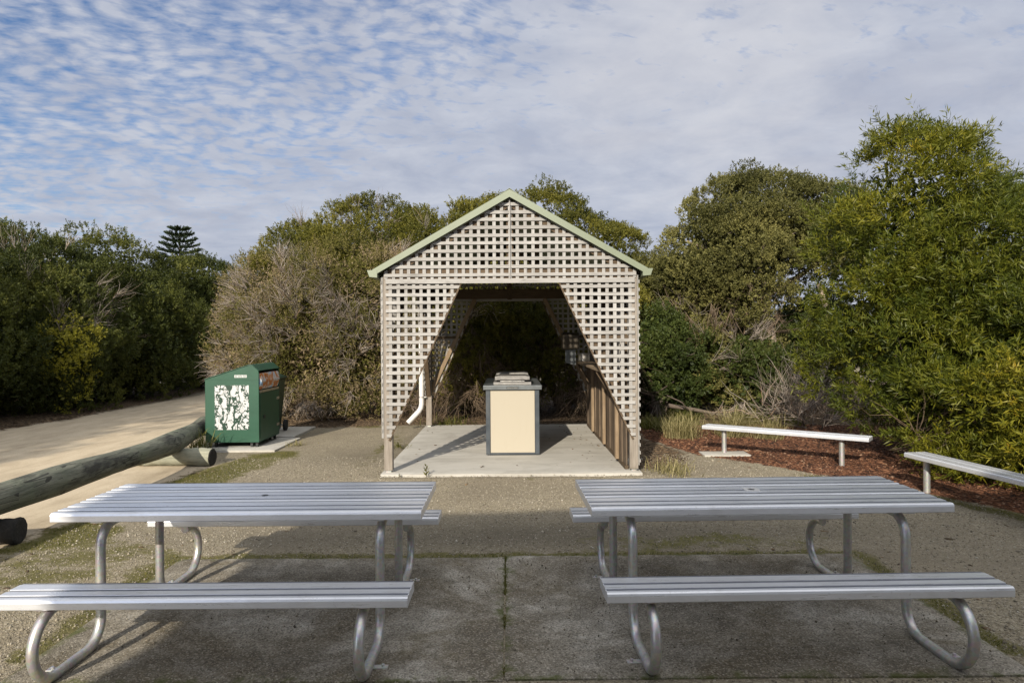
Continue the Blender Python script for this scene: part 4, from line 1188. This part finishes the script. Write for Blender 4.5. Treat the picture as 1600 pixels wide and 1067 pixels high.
# wattle: long narrow phyllodes
WL = [(5.85,9.9,3.45,1.0,1.1,1.0),(5.95,9.7,2.4,1.45,1.4,1.3),(7.3,9.5,2.25,1.6,1.5,1.35),(5.4,9.6,1.5,1.0,1.2,1.0),(6.6,8.7,1.3,1.5,1.5,1.25),(7.8,8.2,1.6,1.5,1.5,1.6),(5.7,8.1,.75,.8,.9,.75),(6.15,7.0,.85,.85,.9,.85),(6.7,6.0,.9,.9,.9,.9)]
t = thing('wattle_bush', 'large yellow green wattle with long narrow leaves overhanging the benches on the right', 'bush', (6.6, 9.2, 0))
LW = [(a[0]-6.6, a[1]-9.2, *a[2:]) for a in WL]
crown('crown', LW, M['wattle'], t, 260, n_lump=520, lump_r=.34, n_tuft=20, n_leaf=24, L=.092, W=.0155, tuft_len=.20, up=.35, spread=.62, fill=36000, fill_L=.12, fill_W=.022, back=.6, depth=(.72,1.02), droop=0.0, wild=.02, zmin=.12, rough=.10, patch=.8)
branches('trunk', (0, 0), [(-1.3,.4,2.6),(-.5,.6,3.6),(.6,.3,3.2),(-1.4,0,1.4),(0,-.7,1.2),(1.1,-.8,1.8),(.3,.5,2.6),(-.8,-1,.9)], M['bark'], t, 261, .06, .012)
rng = np.random.default_rng(262); n = 40
b = np.stack([rng.uniform(-1.6,.2,n), rng.uniform(-.9,.6,n), rng.uniform(0,.5,n)], 1)
sticks('dead_twig_sprays', b, unit(rng.normal(size=(n,3))*.5+np.array([-.1,-.3,.5])), M['twig_brown'], t, 263, 9, .8, .006, .55, .25)

# island pine far behind the hedge
t = thing('island_pine', 'distant tiered island pine, its top showing above the roadside hedge', 'tree', (-38.5, 80, 0))
mb = MB(); mb.tube([(0,0,0),(0,0,8),(.05,0,14.6)], [.35,.22,.03], 10); mb.obj('trunk', M['bark'], t)
rng = np.random.default_rng(280); V = []; T = []
for k in range(17):
    z = 3.5+k*.68; R = 3.2*(max(0.02, 1-(z/15.1)**3.2))**.6
    nb = 8
    for j in range(nb):
        a = 2*PI*(j+.5*(k % 2))/nb+rng.uniform(-.15,.15); m_n = 190
        s = rng.random(m_n)**.7; lat = rng.normal(size=m_n)*.22*(.4+.8*s); r_ = R*s
        rise = .22*R*(s**2.2)
        px = r_*math.cos(a)-lat*math.sin(a); py = r_*math.sin(a)+lat*math.cos(a)
        pz = z+rise+rng.normal(size=m_n)*.05
        p = np.stack([px, py, pz], 1)
        d = unit(np.stack([np.full(m_n, math.cos(a))-np.sign(lat)*math.sin(a)*.7, np.full(m_n, math.sin(a))+np.sign(lat)*math.cos(a)*.7, .35+.4*rng.random(m_n)], 1)); sd = unit(np.cross(d, rdir(rng, m_n)))
        l = .32; w = .05
        V.append(np.stack([p, p+d*l*.5+sd*w, p+d*l, p+d*l*.5-sd*w], 1)); T.append(rng.random(m_n))
quads_mesh('crown', np.concatenate(V), M['pine'], np.concatenate(T), t)

# a far belt of scrub closing the horizon
rng = np.random.default_rng(290)
lb = []
for x in np.arange(-42, 44, 3.4): lb.append((x, 36+3*math.sin(x*.3)+rng.uniform(-2,2), 1.0, 2.6, 2.2, 1.9+rng.uniform(-.4,.5)))
o = crown('treeline', lb, M['hedge'], None, 291, n_lump=520, lump_r=.8, n_tuft=12, n_leaf=8, L=.26, W=.10, tuft_len=.35, fill=9000, fill_L=.5, fill_W=.2)
tag(o, 'low belt of dark coastal scrub far behind everything', 'scrub', kind='stuff')

# ------------------------------------------------------------------ grasses
def blades(name, base, n, mat, parent, seed, L=.4, W=.006, spread=.6, R=.1, cull=None):
    rng = np.random.default_rng(seed); base = np.array(base, float)
    k = rng.integers(0, len(base), n)
    b = base[k]+np.concatenate([rng.normal(size=(n,2))*R, np.zeros((n,1))], 1)
    d = unit(np.concatenate([rng.normal(size=(n,2))*spread, np.ones((n,1))], 1))
    out = unit(np.concatenate([d[:,:2], np.zeros((n,1))], 1))
    s = unit(np.cross(d, np.array([0,0,1.])+1e-3)); l = (L*rng.uniform(.5,1.2,n))[:,None]; w = W*rng.uniform(.7,1.3,n)[:,None]
    m1 = b+d*l*.5; tp = b+d*l*.85+out*l*.3-np.array([0,0,1])*l*.05
    v = np.stack([b-s*w*.5, b+s*w*.5, m1+s*w*.45, tp, m1-s*w*.45], 1)
    v[:,:,2] = np.maximum(v[:,:,2], 0)
    f = [(0,1,2,4),]
    o = quads_mesh(name, v, mat, rng.random(n), parent, 5, [(0,1,2,4)])
    # the tip triangle as a degenerate-free quad: mid edge to tip
    q = np.stack([m1-s*w*.45, m1+s*w*.45, tp+s*w*.06, tp-s*w*.06], 1)
    me = o.data
    return o, q
def tuft(name, label, cat, loc, n, mat, seed, L, group, W=.006, spread=.5, R=.08, z=0):
    t = thing(name, label, cat, (loc[0], loc[1], z), group=group)
    rng = np.random.default_rng(seed)
    d = unit(np.concatenate([rng.normal(size=(n,2))*spread, np.ones((n,1))], 1))
    b = np.concatenate([rng.normal(size=(n,2))*R, np.full((n,1), -.01)], 1)
    out = unit(np.concatenate([d[:,:2], np.zeros((n,1))], 1)); s = unit(np.cross(d, np.array([0,0,1.])+1e-3))
    l = (L*rng.uniform(.45,1.2,n))[:,None]; w = W*rng.uniform(.7,1.3,n)[:,None]
    m1 = b+d*l*.5; m2 = b+d*l*.8+out*l*.10; tp = b+d*l*.95+out*l*.32-np.array([0,0,1])*l*.10
    v = np.stack([b-s*w*.5, b+s*w*.5, m1-s*w*.5, m1+s*w*.5, m2-s*w*.3, m2+s*w*.3, tp-s*w*.04, tp+s*w*.04], 1)
    v[:,:,2] = np.maximum(v[:,:,2], .002-.012*(np.arange(8)<2))
    quads_mesh('blades', v, mat, rng.random(n), t, 8, [(0,1,3,2),(2,3,5,4),(4,5,7,6)])
    return t
G = 'straw coloured grass tussocks behind the mulch bench'
for i, (x, y, n, L, lb) in enumerate(((2.85,11.3,420,.50,'straw tussock nearest to the shelter, behind the end of the mulch bench'),(3.75,11.5,520,.55,'straw tussock spreading behind the middle of the mulch bench'),(4.25,11.2,300,.42,'straw tussock closest to the dead branches'),(1.95,12.95,260,.45,'pale tussock at the rear right corner of the shelter slab'),(1.98,8.35,200,.24,'short straw tuft at the front right corner of the shelter slab'))):
    tuft('grass_tussock', lb, 'tussock', (x, y), n, M['straw'], 400+i, L, G, .007, .6, .13)
G = 'small green clumps on the litter below the paperbark'
for i, (x, y, n, L, lb) in enumerate(((2.55,12.6,260,.30,'low green clump close to the shelter wall'),(3.35,13.4,320,.34,'bright green clump in front of the fallen branch'),(4.55,13.1,320,.36,'bright green clump in front of the grey green shrub'),(5.2,12.9,200,.26,'small green clump near the dead branches'),(2.9,12.2,240,.30,'dark green clump before the straw tussocks'))):
    tuft('green_clump', lb, 'plant', (x, y), n, M['blade'], 420+i, L, G, .011, .8, .16)
tuft('grass_tuft', 'long green grass at the far end of the long log, against the bin', 'grass tuft', (-4.55, 10.02), 90, M['blade'], 431, .42, None, .010, .45, .07)
tuft('grass_tuft', 'green grass tuft behind the barbecue, along the slab edge', 'grass tuft', (-1.2, 13.05), 180, M['blade'], 432, .26, None, .009, .8, .22)
tuft('grass_tuft', 'green weed against the left edge of the shelter slab', 'weed', (-1.68, 10.3), 90, M['blade'], 433, .15, None, .010, .8, .10)
tuft('grass_tuft', 'little weed beside the bin pad corner', 'weed', (-3.35, 10.75), 70, M['straw'], 434, .14, None, .007, .8, .08)

def seedling(label, x, y, h, seed):
    t = thing('seedling', label, 'seedling', (x, y, 0), group='seedlings at the front edge of the shelter slab')
    rng = np.random.default_rng(seed); rnd = random.Random(seed)
    mb = MB(); mb.tube([(0,0,-.01),(.004,0,h*.5),(0,.004,h*.92)], [.004,.003,.0015], 6); mb.obj('stem', M['bark'], t)
    V = []
    for k in range(16):
        z = h*(.15+.8*k/16); a = k*2.4; l = h*.42*(1-.3*k/16); w = l*.36
        b = np.array([0,0,z]); d = np.array([math.cos(a)*.75, math.sin(a)*.75, .65]); d /= np.linalg.norm(d); s = np.cross(d, [0,0,1]); s /= np.linalg.norm(s)
        V.append(np.stack([b, b+d*l*.5+s*w/2, b+d*l, b+d*l*.5-s*w/2]))
    quads_mesh('leaves', np.array(V), M['blade'], rng.random(16), t)
seedling('leafy green seedling growing before the front edge of the shelter slab', -1.0, 8.17, .17, 1)
seedling('tiny seedling beside the front left post', -1.32, 8.16, .07, 2)

# short moss and grass along edges (uncountable)
rng = np.random.default_rng(450)
n = 420000
x = rng.uniform(-4.6, 6.5, n); y = rng.uniform(3.3, 13.4, n)
r, mu, li, mo, da = masks(x, y)
brk = fbm2(x, y, 3.0, 4, 12)
k = (mo*brk > .30+.16*rng.random(n)) & ~((np.abs(x) < 2.55) & (y > 3.38) & (y < 5.22)) & ~((np.abs(x-.02) < 1.58) & (y > 8.2) & (y < 12.8))
x, y = x[k], y[k]
jx = -.035+rng.normal(size=1500)*.008; jy = rng.uniform(3.4, 5.25, 1500); kk = fbm2(jx, jy, 5.0, 3, 3) > .45
x = np.concatenate([x, jx[kk]]); y = np.concatenate([y, jy[kk]]); n = len(x)
d = unit(np.concatenate([rng.normal(size=(n,2))*.9, np.ones((n,1))], 1)); s = unit(np.cross(d, rdir(rng, n)))
l = (.019*rng.uniform(.4,1.4,n))[:,None]; w = .005
b = np.stack([x, y, hgt(x, y)-.002], 1)
o = quads_mesh('moss', np.stack([b-s*w*.5, b+s*w*.5, b+d*l+s*w*.2, b+d*l-s*w*.2], 1), M['blade'], rng.random(n))
tag(o, 'short green moss and grass along the slab and log edges', 'moss', kind='stuff')

def scatter(name, label, cat, x, y, size, mat, seed, flat=.35, z=None, elong=1.0):
    """tiny irregular stones or chips: squashed octahedra lying on the ground"""
    rng = np.random.default_rng(seed); n = len(x)
    a = rng.uniform(0, 2*PI, n); sz = size*rng.lognormal(0, .38, n)
    e = elong if elong == 1 else rng.uniform(1.2, elong, n)
    ux = np.stack([np.cos(a), np.sin(a), rng.normal(size=n)*.15*(elong > 1)], 1); uy = np.stack([-np.sin(a), np.cos(a), rng.normal(size=n)*.2*(elong > 1)], 1)
    zz = (hgt(x, y) if z is None else z)
    c = np.stack([x, y, zz+sz*flat*.25], 1); up = np.array([0,0,1.])
    j = lambda: rng.uniform(.7, 1.25, n)[:,None]
    S = sz[:,None]*.5; E = (e*np.ones(n))[:,None]
    v = np.stack([c+ux*S*E*j(), c+uy*S*j(), c-ux*S*E*j(), c-uy*S*j(), c+up*S*flat*2*j()+ux*S*.2, c-up*S*flat*2], 1)
    f = [(0,1,4),(1,2,4),(2,3,4),(3,0,4),(1,0,5),(2,1,5),(3,2,5),(0,3,5)]
    o = quads_mesh(name, v, mat, rng.random(n), None, 6, f)
    return tag(o, label, cat, kind='stuff')
rng = np.random.default_rng(470)
n = 60000
x = rng.uniform(-4.2, 5.6, n); y = 3.2+6.5*rng.random(n)**1.3
r, mu, li, mo, da = masks(x, y)
k = (r < .3) & (mu < .3) & ~((np.abs(x-.03) < 2.58) & (y > 3.36) & (y < 5.26)) & ~((np.abs(x-.02) < 1.58) & (y > 8.2) & (y < 12.8))
scatter('gravel', 'loose fine gravel over the picnic area', 'gravel', x[k], y[k], .0095, M['pebble'], 471, .45)
n = 2600
x = rng.uniform(-2.5, 2.58, n); y = rng.uniform(3.4, 5.2, n)
k = fbm2(x, y, 1.4, 3, 21) > .5
scatter('gravel', 'scattered grit on the old concrete pavement', 'gravel', x[k], y[k], .007, M['pebble'], 472, .5, .019)
n = 52000
x = rng.uniform(2.0, 9.0, n); y = rng.uniform(4.0, 13.2, n)
r, mu, li, mo, da = masks(x, y)
k = mu > .35+.4*rng.random(n)
scatter('bark_chips', 'reddish brown bark chips of the mulch bed', 'bark chips', x[k], y[k], .020, M['chip'], 473, .28, None, 3.2)
n = 70000
x = rng.uniform(-11, 9, n); y = rng.uniform(8.6, 17, n)
r, mu, li, mo, da = masks(x, y)
k = (li > .35+.5*rng.random(n)) & (mu < .4) & ~((np.abs(x-.02) < 1.58) & (y > 8.2) & (y < 12.8))
scatter('leaf_litter', 'dry brown leaf litter under the shrubs', 'leaf litter', x[k], y[k], .028, M['fallen'], 474, .12, None, 3.0)
n = 260
x = rng.uniform(-4, 4.6, n); y = rng.uniform(3.4, 9.5, n)
k = ~((np.abs(x-.02) < 1.58) & (y > 8.2)) & ~((np.abs(x-.03) < 2.58) & (y > 3.36) & (y < 5.26))
scatter('fallen_leaves', 'odd dead leaves blown over the gravel', 'leaves', x[k], y[k], .022, M['fallen'], 475, .12, None, 2.6)
x = np.concatenate([rng.uniform(-1.5, 1.55, 26), rng.uniform(.9, 1.4, 30)]); y = np.concatenate([rng.uniform(8.4, 12.7, 26), rng.uniform(9, 12.6, 30)])
scatter('fallen_leaves', 'a few dead leaves blown onto the shelter slab', 'leaves', x, y, .024, M['fallen'], 476, .12, .054, 2.6)

# ================================================================== unseen building added behind the camera, roof shaped to shade the tables
def build_block():
    H = 4.2; sh = H/math.tan(SUN_EL)
    x0 = -1.85-math.sin(AZ)*sh; y1 = 6.40-math.cos(AZ)*sh
    t = thing('shade_caster_block', 'unseen flat roofed building added behind the camera to shade the tables', 'building', (0, 0, 0))
    wall = simple_mat('grey_render', (.30,.285,.26), .85, 0, .08, 3)
    fr = simple_mat('door_paint', (.10,.14,.12), .5, 0, .1, 4)
    gl = simple_mat('dark_glass', (.02,.025,.03), .08, 0, .1, 4)
    m = MB()
    W0, W1, Yf, Yb = x0+.5, 9.5, y1-.6, y1-6.6
    m.box(W0, W1, Yf-.2, Yf, 0, H-.2); m.box(W0, W1, Yb, Yb+.2, 0, H-.2); m.box(W0, W0+.2, Yb+.2, Yf-.2, 0, H-.2); m.box(W1-.2, W1, Yb+.2, Yf-.2, 0, H-.2)
    m.obj('wall', wall, t)
    m = MB(); m.prism([(x0, Yb-.4), (10.2, Yb-.4), (10.2, y1+1.75), (x0, y1)], H-.2, H, 'z'); m.obj('roof', M['roof'], t, bevel=.01)
    for x in (-2.5, 3.0):
        m = MB(); m.box(x, x+.95, Yf+.001, Yf+.05, .02, 2.1); d = m.obj('door', fr, t, bevel=.004)
        h = MB(); h.tube([(x+.84, Yf+.05, 1.0), (x+.84, Yf+.09, 1.0), (x+.74, Yf+.09, 1.0)], .011, 8); h.obj('handle', M['steel'], d)
    for x in (-.5, 5.2):
        m = MB(); m.box(x, x+1.6, Yf+.001, Yf+.04, 2.3, 2.9); w = m.obj('window', gl, t)
        f = MB(); f.box(x-.06, x+1.66, Yf+.001, Yf+.06, 2.24, 2.2995); f.box(x-.06, x+1.66, Yf+.001, Yf+.06, 2.9005, 2.96); f.box(x-.06, x-.0005, Yf+.001, Yf+.06, 2.3, 2.9); f.box(x+1.6005, x+1.66, Yf+.001, Yf+.06, 2.3, 2.9); f.obj('frame', fr, w)
build_block()

# ================================================================== SKY, SUN, CAMERA
w = bpy.data.worlds.new('World'); sc.world = w; w.use_nodes = True
w.node_tree.nodes.clear(); nt = NT(w.node_tree)
sky = nt.node('ShaderNodeTexSky', None, sky_type='NISHITA')
sky.sun_disc = False; sky.sun_elevation = SUN_EL
sky.sun_rotation = math.atan2(-TR.x, -TR.y)          # where the light comes from, clockwise from +Y
sky.altitude = 10; sky.air_density = 1.0; sky.dust_density = .6; sky.ozone_density = 1.6
tc = nt.node('ShaderNodeTexCoord').outputs['Generated']
sp = nt.node('ShaderNodeSeparateXYZ', {0: tc})
zz = nt.math('ADD', nt.math('MAXIMUM', sp.outputs[2], 0.0), .17)
px = nt.math('DIVIDE', sp.outputs[0], zz); py = nt.math('DIVIDE', sp.outputs[1], zz)
pl = nt.node('ShaderNodeCombineXYZ', {0: px, 1: py, 2: 0.0}).outputs[0]
rot = nt.node('ShaderNodeMapping', {'Vector': pl, 'Rotation': (0, 0, math.radians(-24)), 'Scale': (1.0, 1.15, 1)}).outputs[0]
warp = nt.node('ShaderNodeTexNoise', {'Vector': rot, 'Scale': 2.2, 'Detail': 3.0}).outputs['Color']
wv = nt.node('ShaderNodeVectorMath', {0: warp, 1: (.16, .16, 0), 2: rot}, operation='MULTIPLY_ADD').outputs[0]
vor = nt.node('ShaderNodeTexVoronoi', {'Vector': wv, 'Scale': 21.0, 'Smoothness': .6}, feature='SMOOTH_F1').outputs['Distance']
cells = nt.math('ADD', nt.math('MULTIPLY', nt.noise(wv, 14.0, 5, .55, .3), .6), nt.math('MULTIPLY', nt.rng(vor, .1, .7, 1, 0), .4))
cells2 = nt.noise(nt.scale(wv, 1.0, 1.7, 1), 32.0, 4, .6, .3)
cov = nt.noise(pl, .75, 5, .6, .3)
cl = nt.math('ADD', nt.math('MULTIPLY', cells, .62), nt.math('MULTIPLY', cells2, .38))
side = nt.rng(px, -2.0, 1.0, -.13, .25)                # more cover to the right
low = nt.rng(sp.outputs[2], .06, .36, .34, -.03)       # and towards the horizon
bias = nt.math('ADD', nt.math('ADD', side, low), nt.math('MULTIPLY', nt.math('SUBTRACT', cov, .5), .62))
dp = nt.node('ShaderNodeVectorMath', {0: tc, 1: (.248, .897, .366)}, operation='DOT_PRODUCT').outputs['Value']
puff = nt.rng(nt.math('ADD', nt.rng(dp, .965, .999, 0, .5), nt.math('SUBTRACT', nt.noise(pl, 3.2, 6, .62, .3), .5)), .16, .50, 0, .45)
dens = nt.rng(nt.math('ADD', nt.math('ADD', cl, bias), nt.math('MULTIPLY', puff, .15)), .27, .60, .0, .97)
shade = nt.noise(wv, 3.6, 6, .6, .3)
cc = nt.mix(nt.rng(shade, .36, .66), (2.95, 3.22, 3.95, 1), (3.9, 4.1, 4.65, 1))
cc = nt.mix(puff, cc, (4.9, 4.85, 5.0, 1))
grey = nt.rng(nt.math('ADD', nt.noise(pl, 1.3, 5, .6, .4), nt.rng(px, -1, 2, -.05, .08)), .52, .72, 0, .5)
cc = nt.mix(grey, cc, (3.35, 3.4, 3.85, 1))
skyc = nt.mix(1.0, sky.outputs[0], (.56, .66, .82, 1), 'MULTIPLY')
# unseen cloud overhead and round the sun brightened to lift the shade
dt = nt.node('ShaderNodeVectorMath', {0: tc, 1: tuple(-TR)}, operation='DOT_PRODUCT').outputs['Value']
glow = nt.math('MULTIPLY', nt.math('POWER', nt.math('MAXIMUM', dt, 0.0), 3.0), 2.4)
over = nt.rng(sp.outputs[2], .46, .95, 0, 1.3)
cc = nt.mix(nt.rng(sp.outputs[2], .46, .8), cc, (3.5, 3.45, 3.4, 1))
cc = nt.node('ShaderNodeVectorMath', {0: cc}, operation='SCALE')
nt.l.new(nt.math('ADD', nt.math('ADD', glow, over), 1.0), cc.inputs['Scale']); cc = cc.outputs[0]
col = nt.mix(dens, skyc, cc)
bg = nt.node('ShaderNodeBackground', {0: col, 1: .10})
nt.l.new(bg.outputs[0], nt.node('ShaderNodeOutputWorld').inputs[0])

sd = bpy.data.lights.new('sun', 'SUN'); sd.energy = 4.4; sd.angle = math.radians(.7); sd.color = (1, .905, .76)
so = bpy.data.objects.new('sun', sd); COL.objects.link(so)
so.rotation_euler = TR.to_track_quat('-Z', 'Y').to_euler(); so.location = (-8, -20, 14)

cd = bpy.data.cameras.new('camera'); cam = bpy.data.objects.new('camera', cd); COL.objects.link(cam)
cd.sensor_width = 36; cd.lens = 24.0; cd.clip_start = .05; cd.clip_end = 3000
cam.location = (0, 0, 1.70)
cd.shift_x = 5/1600; cd.shift_y = -8.5/1600
cam.rotation_mode = 'QUATERNION'
cam.rotation_quaternion = (Matrix.Rotation(math.radians(90), 3, 'X') @ Matrix.Rotation(math.radians(-.42), 3, 'Z')).to_quaternion()
sc.camera = cam
sc.view_settings.view_transform = 'Standard'; sc.view_settings.look = 'None'; sc.view_settings.gamma = 1; sc.view_settings.exposure = .56
sc.cycles.use_denoising = True
sc.cycles.max_bounces = 6; sc.cycles.transparent_max_bounces = 4
